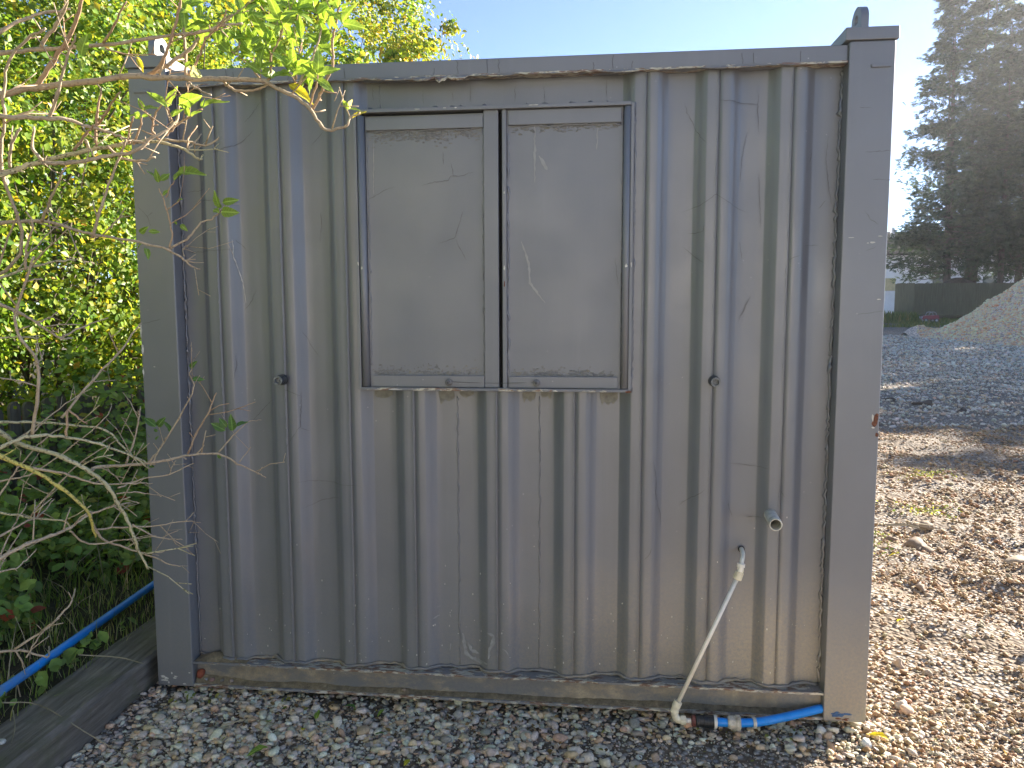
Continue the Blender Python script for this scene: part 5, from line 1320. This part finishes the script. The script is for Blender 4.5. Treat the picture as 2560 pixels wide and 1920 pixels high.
# ------------------------------------------------------------------ gravel
def stone_templates(sub, k, seed):
    out = []
    rg = np.random.default_rng(seed)
    v0, f0 = ICO1 if sub == 1 else ICO2
    for i in range(k):
        d = np.zeros(len(v0))
        for q in rg.normal(size=(6, 3)): d -= np.maximum(0, v0 @ (q / np.linalg.norm(q)) - .55) * .8
        w = v0 * (1 + d[:, None]) * (1 + rg.uniform(-.10, .10, (len(v0), 1)))
        out.append((w, f0))
    return out
ST1 = stone_templates(1, 6, 3); ST2 = stone_templates(2, 8, 4)
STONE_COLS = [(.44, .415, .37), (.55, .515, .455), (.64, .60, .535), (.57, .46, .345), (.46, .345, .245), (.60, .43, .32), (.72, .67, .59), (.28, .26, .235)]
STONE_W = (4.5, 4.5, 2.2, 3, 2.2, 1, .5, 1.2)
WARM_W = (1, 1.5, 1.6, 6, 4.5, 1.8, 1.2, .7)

def stones(pos, size, tmpl, weights, flat=.62, tint=(1.0, .955, .87)):
    n = len(pos); which = RNG.integers(0, len(tmpl), n)
    Vs, Fs, Cs = [], [], []; b = 0
    az = RNG.uniform(0, 2 * np.pi, n)
    R1 = np.zeros((n, 3, 3)); R1[:, 0, 0] = np.cos(az); R1[:, 0, 1] = -np.sin(az); R1[:, 1, 0] = np.sin(az); R1[:, 1, 1] = np.cos(az); R1[:, 2, 2] = 1
    tl = RNG.normal(0, .35, n)
    R2 = np.zeros((n, 3, 3)); R2[:, 0, 0] = 1; R2[:, 1, 1] = np.cos(tl); R2[:, 1, 2] = -np.sin(tl); R2[:, 2, 1] = np.sin(tl); R2[:, 2, 2] = np.cos(tl)
    rot = R2 @ R1
    sc = np.stack([RNG.uniform(.8, 1.25, n), RNG.uniform(.6, 1.0, n), RNG.uniform(flat * .65, flat * 1.25, n)], -1) * (size * .5)[:, None]
    col = palette(n, STONE_COLS, weights, .14) * np.array(tint)
    for t in range(len(tmpl)):
        m = which == t
        if not m.any(): continue
        tv, tf = tmpl[t]
        V = np.einsum('nij,nkj->nki', rot[m], tv[None] * sc[m][:, None, :]) + pos[m][:, None, :]
        F = tf[None] + (np.arange(m.sum()) * len(tv))[:, None, None] + b
        Vs.append(V.reshape(-1, 3)); Fs.append(F.reshape(-1, 3)); Cs.append(np.repeat(col[m], len(tv), 0)); b += m.sum() * len(tv)
    return np.concatenate(Vs), np.concatenate(Fs), np.concatenate(Cs)

def in_view(x, y, m=.10):
    dx = x - CAM_LOC.x; dy = y - CAM_LOC.y
    a = np.arctan2(dx, dy)
    return (a > CAM_YAW - .587 - m) & (a < CAM_YAW + .587 + m)
def on_yard(x, y):
    under = (x > .0) & (x < 2.72) & (y > .20)
    return ~under & (x > -.06)

# near gravel in front of the cabin, with bare trodden soil towards the yard corner
n = 26000
x = RNG.uniform(-.05, 3.6, n); y = RNG.uniform(-1.25, .22, n)
bare = np.exp(-((x - 2.05) / .42) ** 2 - ((y + .17) / .13) ** 2) + .85 * np.exp(-((x - 2.5) / .25) ** 2 - ((y + .22) / .12) ** 2)
dens = np.clip(1.05 - bare * .95, .06, 1) * np.where(vnoise(x * 4.5, y * 4.5, 81) < .30, .45, 1)
k = on_yard(x, y) & (RNG.uniform(size=n) < dens * np.clip((3.0 - x) / .4, .06, 1))
x, y = x[k], y[k]; n = len(x)
sz = np.clip(RNG.lognormal(np.log(.0190), .43, n), .008, .056)
pos = np.stack([x, y, ground_h(x, y) + sz * RNG.uniform(.02, .30, n)], -1)
under_ = (y > -.02) & (x < 2.75) & (pos[:, 2] + sz * .3 > -.004)
pos[under_, 2] = np.minimum(pos[under_, 2], -.006 - sz[under_] * .32)
V, F, C = stones(pos, sz, ST2, STONE_W, .62, (1.28, 1.17, 1.0))  # brighter, warmer tint stands in for bounce light on these shaded stones
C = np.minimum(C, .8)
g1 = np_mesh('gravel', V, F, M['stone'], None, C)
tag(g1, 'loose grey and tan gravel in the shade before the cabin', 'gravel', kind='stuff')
# fine grit in between
n = 24000
x = RNG.uniform(-.05, 3.6, n); y = RNG.uniform(-1.1, .18, n); k = on_yard(x, y); x, y = x[k], y[k]; n = len(x)
sz = RNG.uniform(.005, .012, n)
pos = np.stack([x, y, ground_h(x, y) + sz * .15], -1); pos[(y > -.02) & (x < 2.75), 2] -= .012
V, F, C = stones(pos, sz, ST1, STONE_W)
tag(np_mesh('gravel_grit', V, F, M['stone'], None, C), 'fine grit between the larger gravel stones', 'gravel', kind='stuff')
# open yard beside the cabin
def yard_part(n, y0, y1, x0, x1, lo, med, hi, tm, name, label, wts, thr=.28):
    x = RNG.uniform(x0, x1, n); y = y0 + (y1 - y0) * RNG.uniform(0, 1, n)
    k = on_yard(x, y) & in_view(x, y, .08) & (x > 2.70)
    k &= RNG.uniform(size=n) < np.where(vnoise(x * 2.4, y * 2.4, 83) < thr, .35, 1)
    x, y = x[k], y[k]; m = len(x)
    sz = np.clip(RNG.lognormal(np.log(med), .40, m), lo, hi)
    pos = np.stack([x, y, ground_h(x, y) + sz * RNG.uniform(.02, .28, m)], -1)
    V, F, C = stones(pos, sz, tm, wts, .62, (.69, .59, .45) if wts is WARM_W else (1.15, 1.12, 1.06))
    o = np_mesh(name, V, F, M['stone'], None, C); tag(o, label, 'gravel', kind='stuff'); return o
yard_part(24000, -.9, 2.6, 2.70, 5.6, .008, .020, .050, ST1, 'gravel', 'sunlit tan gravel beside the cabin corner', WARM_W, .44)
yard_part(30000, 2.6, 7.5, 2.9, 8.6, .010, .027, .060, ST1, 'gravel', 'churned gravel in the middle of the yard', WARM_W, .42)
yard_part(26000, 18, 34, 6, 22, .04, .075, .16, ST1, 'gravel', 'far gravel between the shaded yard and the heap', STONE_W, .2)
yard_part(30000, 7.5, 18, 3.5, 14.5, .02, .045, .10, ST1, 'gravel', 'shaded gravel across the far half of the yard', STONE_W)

# single rocks and clods that stand out
ROCKS = [((4.05, 2.75), (.075, .065, .06), (.30, .22, .15), 'rounded tan rock lying behind the dry stalks in the yard'),
         ((3.83, 2.28), (.16, .10, .065), (.20, .145, .10), 'large brown clod beside the dry stalks in the yard'),
         ((3.70, 2.40), (.06, .05, .04), (.22, .16, .11), 'small brown clod next to the large clod'),
         ((4.34, 2.12), (.15, .08, .04), (.36, .29, .20), 'flat tan slab at the edge of the sunlit yard'),
         ((3.07, .57), (.045, .035, .032), (.42, .33, .25), 'pointed pinkish stone among the ruts near the cabin corner'),
         ((3.16, .50), (.03, .024, .022), (.36, .30, .23), 'blunt tan stone beside the pointed pinkish stone'),
         ((3.55, 1.55), (.05, .04, .03), (.26, .20, .15), 'dull brown stone halfway along the sunlit ruts'),
         ((2.95, .20), (.04, .034, .03), (.45, .40, .33), 'pale stone close to the cabin corner post foot'),
         ((2.22, -.375), (.036, .028, .02), (.20, .20, .20), 'dark flat stone at the edge of the cabin shadow'),
         ((1.09, -.40), (.026, .024, .02), (.36, .33, .30), 'squarish pale stone at the bottom of the foreground gravel'),
         ((.50, -.42), (.032, .026, .018), (.34, .34, .35), 'bluish grey stone in the foreground gravel'),
         ((5.3, 3.4), (.07, .05, .04), (.30, .25, .19), 'tan rock by the far edge of the sunlit gravel'),
         ((6.9, 9.9), (.22, .12, .10), (.075, .055, .042), 'dark soil clod on the ridge across the shaded yard'),
         ((7.15, 9.2), (.18, .10, .07), (.075, .055, .042), 'second dark clod along the shaded soil ridge'),
         ((6.55, 10.4), (.14, .10, .06), (.08, .06, .045), 'dark clod nearest the cabin on the shaded ridge')]
for i, ((x, y), s, c, lab) in enumerate(ROCKS):
    s = tuple(v * .8 for v in s)
    o = stone_obj('rock', (x, y, float(ground_h(x, y)) + s[2] * .25), s, c, i * 1.3, 40 + i, 3)
    tag(o, lab, 'rock', 'rocks and clods on the yard')
tag(stone_obj('pebble', (-.168, -.62, .112), (.017, .013, .010), (.50, .49, .46), .3, 77), 'white pebble lying on the timber edging', 'stone')

# dry stalks lying on the yard
bundle = empty('stalk_bundle', (3.9, 2.55, -.03)); tag(bundle, 'small bundle of dry stalks lying on the sunlit gravel', 'stalks')
for i in range(9):
    a = R(-18 + i * 4); p0 = Vector((3.74 + random.uniform(-.02, .02), 2.62 + random.uniform(-.03, .03), .02)); ln = random.uniform(.2, .36)
    MB().tube([p0, p0 + Vector((math.cos(a) * ln * .5, math.sin(a) * ln * .5, .012)), p0 + Vector((math.cos(a) * ln, math.sin(a) * ln, -.015))], [.0035, .003, .002], 5).build('stalk', M['straw'], bundle)
# grass sprigs pushing through the gravel
n = 620
cx = np.array([(4.67, 4.40), (4.2, 3.15), (4.35, 3.3), (3.6, 2.55), (3.3, 2.3), (4.9, 4.6), (3.45, 2.15), (.25, -.02), (.16, -.05), (.55, .0), (3.9, 3.3)])
k = np.where(RNG.uniform(size=n) < .93, RNG.integers(0, 7, n), RNG.integers(7, len(cx), n)); xy = cx[k] + RNG.normal(0, .09, (n, 2)) * np.where(k[:, None] < 7, 1, .45)
xy = xy[(xy[:, 0] > 2.8) | (xy[:, 1] < -.01)]; n = len(xy)
sc = RNG.uniform(.010, .028, n)
sp_ = scatter('weed_sprigs', LEAF6[0], LEAF6[1], np.stack([xy[:, 0], xy[:, 1], ground_h(xy[:, 0], xy[:, 1]) + .012 + RNG.uniform(0, .02, n)], -1), frames(RNG.normal(size=(n, 3)) * .6 + np.array([0, -.2, 1.0])), sc, M['leaf'], palette(n, [(.14, .19, .04), (.24, .28, .06), (.34, .33, .09)], (3, 3, 2)))
tag(sp_, 'tiny green weeds sprouting through the gravel', 'weeds', kind='stuff')

# scraps of old leaf among the stones
n = 420
x = RNG.uniform(-.05, 3.4, n); y = np.where(RNG.uniform(size=n) < .5, RNG.normal(-.06, .05, n), RNG.uniform(-.7, -.02, n)); y = np.minimum(y, -.015)
lt = scatter('leaf_litter', LEAF6[0], LEAF6[1], np.stack([x, y, ground_h(x, y) + .014 + RNG.uniform(0, .006, n)], -1), frames(RNG.normal(size=(n, 3)) * .35 + np.array([0, 0, 1.0])), RNG.uniform(.008, .024, n), M['leaf'], palette(n, [(.20, .13, .06), (.30, .20, .09), (.30, .30, .08), (.12, .08, .05)], (4, 3, 2, 3)))
tag(lt, 'brown scraps of old leaf among the gravel', 'leaf litter', kind='stuff')
# fallen leaves
FALL = [((2.793, -.077), .075, .9, 'y', 'pale yellow leaf on the sunlit gravel by the cabin corner'), ((.62, -.36), .075, 2.2, 'g', 'large green leaf on the gravel nearest the timber edging'), ((.70, -.24), .04, .3, 'y', 'small yellow leaf above the large green leaf on the gravel'),
        ((.84, -.06), .055, 1.2, 'd', 'green leaf close under the cabin channel'), ((.95, -.05), .04, 2.6, 'g', 'narrow green leaf under the channel, second from the hedge'), ((.72, -.16), .05, .1, 'g', 'flat green leaf halfway between cabin and frame edge'),
        ((1.0, -.22), .04, 1.9, 'd', 'dark green leaf on the gravel below the shutters'), ((.56, -.20), .045, .7, 'g', 'green leaf on gravel near the corner post foot'), ((1.13, -.38), .04, 2.9, 'y', 'yellowish leaf in the middle foreground gravel'),
        ((2.27, -.33), .035, 1.1, 'p', 'pale dry leaf near the edge of the shadow'), ((3.25, 1.0), .05, .4, 'y', 'yellow leaf among the sunlit ruts'), ((3.6, 2.05), .05, 1.5, 'y', 'yellow leaf in front of the brown clod'), ((5.0, 8.8), .09, .2, 'y', 'bright leaf on the shaded yard beyond the corner post')]
for (x, y), ln, a, key, lab in FALL:
    o = bpy.data.objects.new('fallen_leaf', random.choice(LT[key])); COL.objects.link(o)
    o.location = (x, y, float(ground_h(x, y)) + .026); o.scale = (ln, ln, ln); o.rotation_euler = (random.gauss(0, .15), random.gauss(0, .15), a)
    tag(o, lab, 'leaf', 'fallen leaves on the gravel')
# fallen twigs
for pts, lab in (([(-.33, -.42, .13), (-.20, -.40, .118), (.02, -.46, .06), (.22, -.50, -.005)], 'long dry twig bridging from the edging onto the gravel'),
                 ([(-.30, -.05, .135), (-.15, -.02, .118), (-.03, -.045, .110)], 'pale twig lying across the timber edging'),
                 ([(.40, -.26, .0), (.5, -.22, .006), (.62, -.24, .0)], 'short grey twig on the foreground gravel'),
                 ([(-.27, -.44, .115), (-.19, -.53, .11), (-.13, -.62, .11)], 'thin bent twig on top of the timber edging')):
    tag(MB().tube(smooth_path(pts, 4), [.0026 - .0012 * q / (4 * (len(pts) - 1)) for q in range(4 * (len(pts) - 1) + 1)], 6, jit=.1).build('twig', M['straw']), lab, 'twig')

# ------------------------------------------------------------------ far side of the yard
def gh(x, y): return float(ground_h(x, y))
# heap of pale aggregate
HC = (24.1, 31.0); HR = 8.3; HH = 5.0
def heap_h(x, y):
    d = np.hypot(x - HC[0], y - HC[1]) * (1 + (vnoise(x * .45, y * .45, 91) - .5) * .22)
    t = np.clip(1 - d / HR, -.2, 1)
    return ground_h(x, y) - .05 + np.where(t > 0, t, t * .6) * HH + (vnoise(x * 1.2, y * 1.2, 92) - .5) * .34 * (t > -.02)
xs = np.linspace(HC[0] - HR * 1.05, HC[0] + HR * 1.05, 90); ys = np.linspace(HC[1] - HR * 1.05, HC[1] + HR * 1.05, 90)
M['heap'] = plain('pale_aggregate', (.66, .48, .38), .95, .4, 14, .8, .05)
heap = grid_mesh('gravel_heap', xs, ys, heap_h, M['heap'])
tag(heap, 'conical heap of pale stone chippings on the far side of the yard', 'gravel heap')
n = 26000
a = RNG.uniform(np.pi * .62, np.pi * 1.62, n); d = HR * np.sqrt(RNG.uniform(0, 1.06, n))
x = HC[0] + np.cos(a) * d; y = HC[1] + np.sin(a) * d
sz = np.clip(RNG.lognormal(np.log(.09), .4, n), .04, .28)
V, F, C = stones(np.stack([x, y, heap_h(x, y) + sz * .12], -1), sz, ST1, (1, 1, 4, 2, .6, .4, 6, .3))
np_mesh('chippings', V, F, M['stone'], heap, np.clip(C * np.array([1.68, 1.06, .80]), 0, .78))['kind'] = 'stuff'

# close boarded fence on short feet
bf = empty('board_fence', (23.1, 55.0, gh(23, 55))); tag(bf, 'long greenish close-boarded timber fence in front of the conifers', 'fence')
def board_run(p0, p1, z0, z1, name):
    p0 = Vector(p0); p1 = Vector(p1); d = p1 - p0; ln = d.length; d.normalize(); nn = Vector((d.y, -d.x))
    mb = MB(); k = int(ln / .13)
    for i in range(k):
        a = p0 + d * (ln * i / k); b = a + d * (ln / k + .012); o_ = random.uniform(-.006, .006)
        zt = z1 + random.uniform(-.02, .02)
        q = [(a + nn * o_), (b + nn * (o_ + .012)), (b + nn * (o_ - .012)), (a + nn * (o_ - .02))]
        mb.quadstrip([[(v.x, v.y, z0) for v in q], [(v.x, v.y, zt) for v in q]], True, True)
    o = mb.build(name, M['board'], bf); o['kind'] = 'stuff'
    for zr in (z0 + .12,):
        r0 = p0 + nn * .04; r1 = p1 + nn * .04
        MB().tube([(r0.x, r0.y, zr), (r1.x, r1.y, zr)], .08, 4).build('gravel_board', M['board'], bf)
    for i in range(int(ln / 2.4) + 1):
        c = p0 + d * min(ln - .06, .06 + i * 2.4) - nn * .09
        MB().box(c.x - .06, c.x + .06, c.y - .05, c.y + .05, z0 - .45, z1 - .05).build('fence_post', M['board'], bf)
board_run((23.05, 55.6), (23.75, 54.0), .78, 3.14, 'boards')
board_run((23.80, 54.0), (36.0, 54.6), .78, 3.12, 'boards')

# soil mound behind the fence
def mound(name, c, r_, h, label):
    xs = np.linspace(c[0] - r_[0], c[0] + r_[0], 24); ys = np.linspace(c[1] - r_[1], c[1] + r_[1], 18)
    f = lambda X, Y: ground_h(X, Y) - .1 + h * np.clip(1 - np.hypot((X - c[0]) / r_[0], (Y - c[1]) / r_[1]), 0, 1) ** .8 + (vnoise(X * 1.3, Y * 1.3, 95) - .5) * .3
    o = grid_mesh(name, xs, ys, f, plain(name + '_soil', (.10, .07, .05), .95, .3, 4, .8, .05)); tag(o, label, 'mound'); return o
mound('soil_mound', (28.6, 58.5), (4.6, 2.4), 3.4, 'brown soil mound showing over the board fence')

# long low white house
house = empty('white_house', (36.0, 76.0, 0)); tag(house, 'white rendered house with dark tiled roof behind the conifers', 'house')
M['render'] = plain('white_render', (.80, .80, .80), .8, .04, 2, .2, .01)
M['tile'] = plain('dark_roof_tile', (.04, .037, .037), .95, .25, 3, .3, .03, 0.05)
M['boardup'] = plain('yellow_boarding', (.50, .42, .22), .7, .1, 3)
M['glass'] = plain('dark_window_glass', (.03, .035, .04), .1, .1, 2)
gz = gh(36, 76)
wl = MB().box(24.5, 52, 75.0, 83, gz - .5, 6.4).build('wall', M['render'], house)
mb = MB(); rings = [[(xx, 74.5, 6.35), (xx, 74.5, 6.5), (xx, 79.0, 8.95), (xx, 83.5, 6.5), (xx, 83.5, 6.35)] for xx in (24.1, 52.4)]
mb.quadstrip(rings, True, True); rf = mb.build('roof', M['tile'], house)
for xx in (29.8, 30.5, 38, 45): MB().box(xx, xx + .28, 77.6, 78.0, 8.2, 9.25).build('chimney_pot', M['render'], rf)
for xx, z0, z1, mt in ((29.15, 3.0, 4.2, 'boardup'), (33.5, 3.0, 4.3, 'glass'), (38.0, 3.0, 4.3, 'glass'), (43, 3.0, 4.3, 'glass')):
    w = MB().box(xx, xx + .95, 74.95, 75.02, z0, z1).build('window', M[mt], house)
    MB().box(xx - .06, xx + 1.01, 74.92, 75.0, z0 - .1, z0 - .003).build('sill', M['render'], w)

# unseen cottage added behind the camera to bounce sunlight onto the cabin
cot = empty('bounce_cottage', (1.0, -18.0, -.05)); tag(cot, 'white rendered cottage added out of the picture as a sunlit reflector', 'house')
MB().box(-3.5, 7.0, -23.0, -15.0, -.2, 5.4).build('wall', M['render'], cot)
mb = MB(); mb.quadstrip([[(xx, -14.6, 5.3), (xx, -14.6, 5.45), (xx, -19.0, 8.2), (xx, -23.4, 5.45), (xx, -23.4, 5.3)] for xx in (-3.9, 7.4)], True, True)
rf2 = mb.build('roof', M['tile'], cot)
MB().box(-2.0, -1.2, -19.4, -18.6, 7.4, 9.2).build('chimney', M['render'], rf2)
for xx in (-2.5, .2, 2.5, 5.2):
    for z0 in (.9, 3.5):
        if xx == 2.5 and z0 < 2: continue
        w = MB().box(xx, xx + 1.1, -15.02, -14.95, z0, z0 + 1.2).build('window', M['glass'], cot)
        MB().box(xx - .08, xx + 1.18, -15.0, -14.85, z0 - .12, z0 - .003).build('sill', M['render'], w)
MB().box(2.4, 3.4, -15.02, -14.94, -.1, 2.05).build('door', M['board'], cot)

# child's ride-on car left by the fence
car = empty('ride_on_car', (23.2, 50.0, gh(23.2, 50))); tag(car, "child's red and grey ride-on toy car left by the board fence", 'toy car')
cz = gh(23.2, 50) + .05
M['toy_red'] = plain('faded_red_plastic', (.30, .04, .06), .4, .1, 4); M['toy_grey'] = plain('grey_plastic', (.30, .30, .33), .45, .1, 4); M['toy_black'] = plain('black_plastic', (.025, .025, .028), .5, .1, 4); M['toy_lamp'] = plain('clear_lamp', (.7, .7, .7), .2, .05, 4)
prof = [(-.50, .16), (-.50, .30), (-.46, .36), (-.14, .42), (-.10, .40), (.16, .38), (.22, .44), (.46, .42), (.50, .30), (.50, .16)]
mb = MB(); mb.quadstrip([[(23.2 + a, 50 + w * .31, cz + b) for a, b in prof] for w in (-1, -.9, .9, 1)], True, True)
body = mb.build('body', M['toy_red'], car, bevel=.015)
MB().tube(smooth_path([(23.2 - .14, 49.74, cz + .42), (23.2 - .02, 49.74, cz + .62), (23.2 + .24, 49.74, cz + .62), (23.2 + .36, 49.74, cz + .44)], 4), .022, 8).build('roll_bar', M['toy_grey'], car)
MB().tube(smooth_path([(23.2 - .14, 50.26, cz + .42), (23.2 - .02, 50.26, cz + .62), (23.2 + .24, 50.26, cz + .62), (23.2 + .36, 50.26, cz + .44)], 4), .022, 8).build('roll_bar', M['toy_grey'], car)
MB().box(23.2 - .06, 23.2 + .27, 49.73, 50.27, cz + .615, cz + .64).build('canopy', M['toy_grey'], car, bevel=.01)
MB().box(23.2 - .515, 23.2 - .495, 49.82, 50.18, cz + .18, cz + .32).build('grille', M['toy_grey'], car)
for wx in (-.32, .33):
    for wy in (-.30, .30):
        w = MB().lathe((23.2 + wx, 50 + wy - .05, cz + .09), (0, 1, 0), [(0, 0), (0, .12), (.02, .145), (.08, .145), (.10, .12), (.10, 0)], 18).build('wheel', M['toy_black'], car)
        MB().lathe((23.2 + wx, 50 + wy - .055, cz + .09), (0, 1, 0), [(0, 0), (0, .07), (.004, .075)], 12).build('hub', M['toy_lamp'], w)
for wy in (-.20, .20):
    MB().lathe((23.2 - .50, 50 + wy, cz + .31), (-1, 0, 0), [(0, .055), (.03, .05), (.035, 0)], 12).build('headlight', M['toy_lamp'], car)

# rough grass between yard and fence
n = 15000
x = RNG.uniform(15, 36, n); y = RNG.uniform(42.5, 55, n); k = (x > 15 + (y - 42) * .3) & (vnoise(x * .6, y * .6, 97) > .25); x, y = x[k], y[k]; n = len(x)
az = RNG.uniform(0, 2 * np.pi, n); rz = np.zeros((n, 3, 3)); rz[:, 0, 0] = np.cos(az); rz[:, 0, 1] = -np.sin(az); rz[:, 1, 0] = np.sin(az); rz[:, 1, 1] = np.cos(az); rz[:, 2, 2] = 1
tall = np.where((x < 23.2) & (y > 50), 2.6, 1.0)
fg = scatter('rough_grass', BL[0] * np.array([2.2, 1, 1]), BL[1], np.stack([x, y, ground_h(x, y) - .02], -1), rz, RNG.uniform(.12, .34, n) * tall, M['leaf'], palette(n, [(.09, .14, .03), (.15, .19, .04), (.28, .26, .08)], (4, 4, 2)))
tag(fg, 'rough grass along the foot of the board fence', 'grass', kind='stuff')

#HAZE
# conifers: trunk with limbs, drooping flat sprays
SPRAY_V = []; SPRAY_F = []
rs = random.Random(5)
for k in range(7):
    a = (k - 3) * .36; ln = 1.0 - abs(k - 3) * .14
    dx, dy = math.sin(a) * ln, math.cos(a) * ln
    b = len(SPRAY_V)
    SPRAY_V += [(-.035 + dx * .1, dy * .05, 0), (.06 * math.cos(a) + dx * .55, dy * .5 - .06 * math.sin(a), rs.uniform(-.05, .05)), (dx, dy, -.10 + rs.uniform(-.08, .05)), (-.06 * math.cos(a) + dx * .55, dy * .5 + .06 * math.sin(a), rs.uniform(-.05, .05))]
    SPRAY_F += [(b, b + 1, b + 2), (b, b + 2, b + 3)]
SPRAY = (np.array(SPRAY_V), np.array(SPRAY_F))

def conifer(label, loc, H, Rb, z0, seed, group, lean=0.0, forks=2, nb=210, dens=40):
    rg = np.random.default_rng(seed)
    root = empty('conifer_tree', loc); tag(root, label, 'tree', group)
    root['_w'] = (0, 0, 0)
    mb = MB()
    tops = []
    for f in range(forks):
        fx, fy = rg.normal(0, .5, 2) * (f > 0)
        pth = [(fx * .1, fy * .1, -.4), (fx * .5, fy * .5, H * .12), (fx * .9 + lean * .3, fy, H * .45), (fx * .8 + lean, fy * .7, H * .92)]
        pth = smooth_path(pth, 6); r0 = .34 if f == 0 else .24
        mb.tube(pth, [r0 * (1 - .9 * i / (len(pth) - 1)) for i in range(len(pth))], 9, jit=.06)
        tops.append(pth)
    P = []; Dn = []; Up = []; S = []
    for i in range(nb):
        t = z0 + (1 - z0) * rg.uniform(0, 1) ** 1.15
        z = t * H
        prof = Rb * (1 - ((t - z0) / (1 - z0)) ** 1.35) ** .9 * (.55 + .45 * min(1, (t - z0) / .12 + .25)) + .25
        az = rg.uniform(0, 2 * np.pi)
        lump = .50 + .85 * float(vnoise(az * 1.6 + seed, t * 12, 5))
        ln = prof * lump * rg.uniform(.75, 1.12)
        st = np.array([lean * t, 0, z]); dirn = np.array([math.cos(az), math.sin(az), 0])
        rise = rg.uniform(-.10, .32) * ln
        end = st + dirn * ln + np.array([0, 0, rise])
        mid = (st + end) / 2 + np.array([0, 0, -.06 * ln])
        if i % 3 == 0: mb.tube([st, mid, end], [.05, .03, .008], 4)
        m = int(dens * (.5 + ln / Rb))
        u = 1 - rg.uniform(0, 1, m) ** 1.6 * .85
        pts = ((1 - u) ** 2)[:, None] * st + (2 * u * (1 - u))[:, None] * mid + (u ** 2)[:, None] * end
        spread = .10 + .16 * ln * (1 - u * .55)
        pts = pts + rg.normal(size=(m, 3)) * spread[:, None] * np.array([1, 1, .55])
        P.append(pts)
        dd = dirn * .9 + rg.normal(size=(m, 3)) * .55 + np.array([0, 0, .15]); Dn.append(dd)
        Up.append(rg.normal(size=(m, 3)) * .5 + np.array([0, 0, 1.0])); S.append(rg.uniform(.30, .62, m))
    P = np.concatenate(P); Dn = np.concatenate(Dn); Up = np.concatenate(Up); S = np.concatenate(S)
    rot = frames(Up, Dn)
    col = palette(len(P), [(.032, .062, .036), (.050, .088, .048), (.075, .112, .056)], (3, 4, 2), .2)
    mb.build('trunk', M['bark_con'], root, smooth=True)
    scatter('crown', SPRAY[0], SPRAY[1], P, rot, S, M['needle'], col, root)
    return root

g = 'row of tall conifers beyond the yard'
c1 = conifer('broad conifer nearest the cabin, its low boughs reaching out over the fence', (28.0, 59.0, gh(28, 59)), 25, 4.4, .13, 101, g, -.5, 3, 230, 36)
c2 = conifer('conifer with twin bare trunks, second from the cabin', (30.3, 60.5, gh(30, 60)), 27, 3.9, .24, 102, g, .3, 3, 200, 36)
def copy_tree(src, loc, sc, rz, label, group):
    r_ = src.copy(); COL.objects.link(r_); r_.location = loc; r_.scale = (sc, sc, sc); r_.rotation_euler = (0, 0, rz); r_['label'] = label; r_['group'] = group
    for ch in src.children:
        q = ch.copy(); COL.objects.link(q); q.parent = r_
    return r_
copy_tree(c2, (31.4, 58.2, gh(31, 58)), .86, 2.1, 'slim conifer with a thick straight trunk, third from the cabin', g)
copy_tree(c1, (33.2, 59.4, gh(33, 59)), .92, 3.6, 'conifer at the edge of the picture, fourth from the cabin', g)
copy_tree(c2, (35.8, 57.0, gh(35, 57)), 1.0, 4.4, 'conifer just past the heap, fifth from the cabin', g)
# the row goes on round the yard and shades most of it
g2 = 'conifers round the yard, out of the picture'
ORD = 'first second third fourth fifth sixth seventh eighth ninth tenth eleventh twelfth thirteenth fourteenth last'.split()
for i in range(15):
    t = i / 14
    x = 37.2 + 6.5 * t + random.uniform(-.5, .5); y = 55 - 29 * t + random.uniform(-.6, .6)
    copy_tree(c1 if i % 2 else c2, (x, y, gh(x, y) - .2), random.uniform(.68, .76) * (1.14 if 2 < i < 8 else 1), random.uniform(0, 6.28), ORD[i] + ' conifer of the row out of the picture, counted from the house', g2)
# broad trees on the sunny side, nearer in
lime = None
for i in range(6):
    s_ = -3.2 + i * 2.9
    x = 28.2 + .894 * s_; y = 24.0 - .447 * s_
    if lime is None:
        lime = shrub('broad_tree', (x, y, 0), (x, y, 8.4), (2.6, 2.6, 4.6), 9000, .42, (5, 4, 2, .5, .1), 'first broad leafy tree out of the picture, counted from the heap', 'tree', 'broad trees out of the picture', nclump=90, stems=5, hollow=.2)
    else:
        copy_thing(lime, (x, y, 0), random.uniform(.95, 1.03), random.uniform(0, 6.28), ORD[i] + ' broad leafy tree out of the picture, counted from the heap')

for i in range(7):
    x = -6 + i * 4.4 + random.uniform(-1, 1); y = 84 + random.uniform(-3, 3)
    copy_thing(lime, (x, y, .3), random.uniform(.7, .95), random.uniform(0, 6.28), ORD[i] + ' field-edge tree hidden behind the cabin, counted from the hedge')

# ------------------------------------------------------------------ thin haze volume added as a stand-in for lens veiling glare
t = NT('glare_haze')
pv = t.n('VolumePrincipled')
pv.inputs['Color'].default_value = (.95, .97, 1.0, 1)
pv.inputs['Density'].default_value = 0.00055
pv.inputs['Anisotropy'].default_value = 0.55
oo = t.n('OutputMaterial'); t.t.links.new(pv.outputs[0], oo.inputs['Volume'])
hz = MB().box(-60, 110, -40, 130, -1.2, 32).build('haze', t.m)
tag(hz, 'thin haze volume standing in for lens glare over the yard', 'haze', kind='stuff')
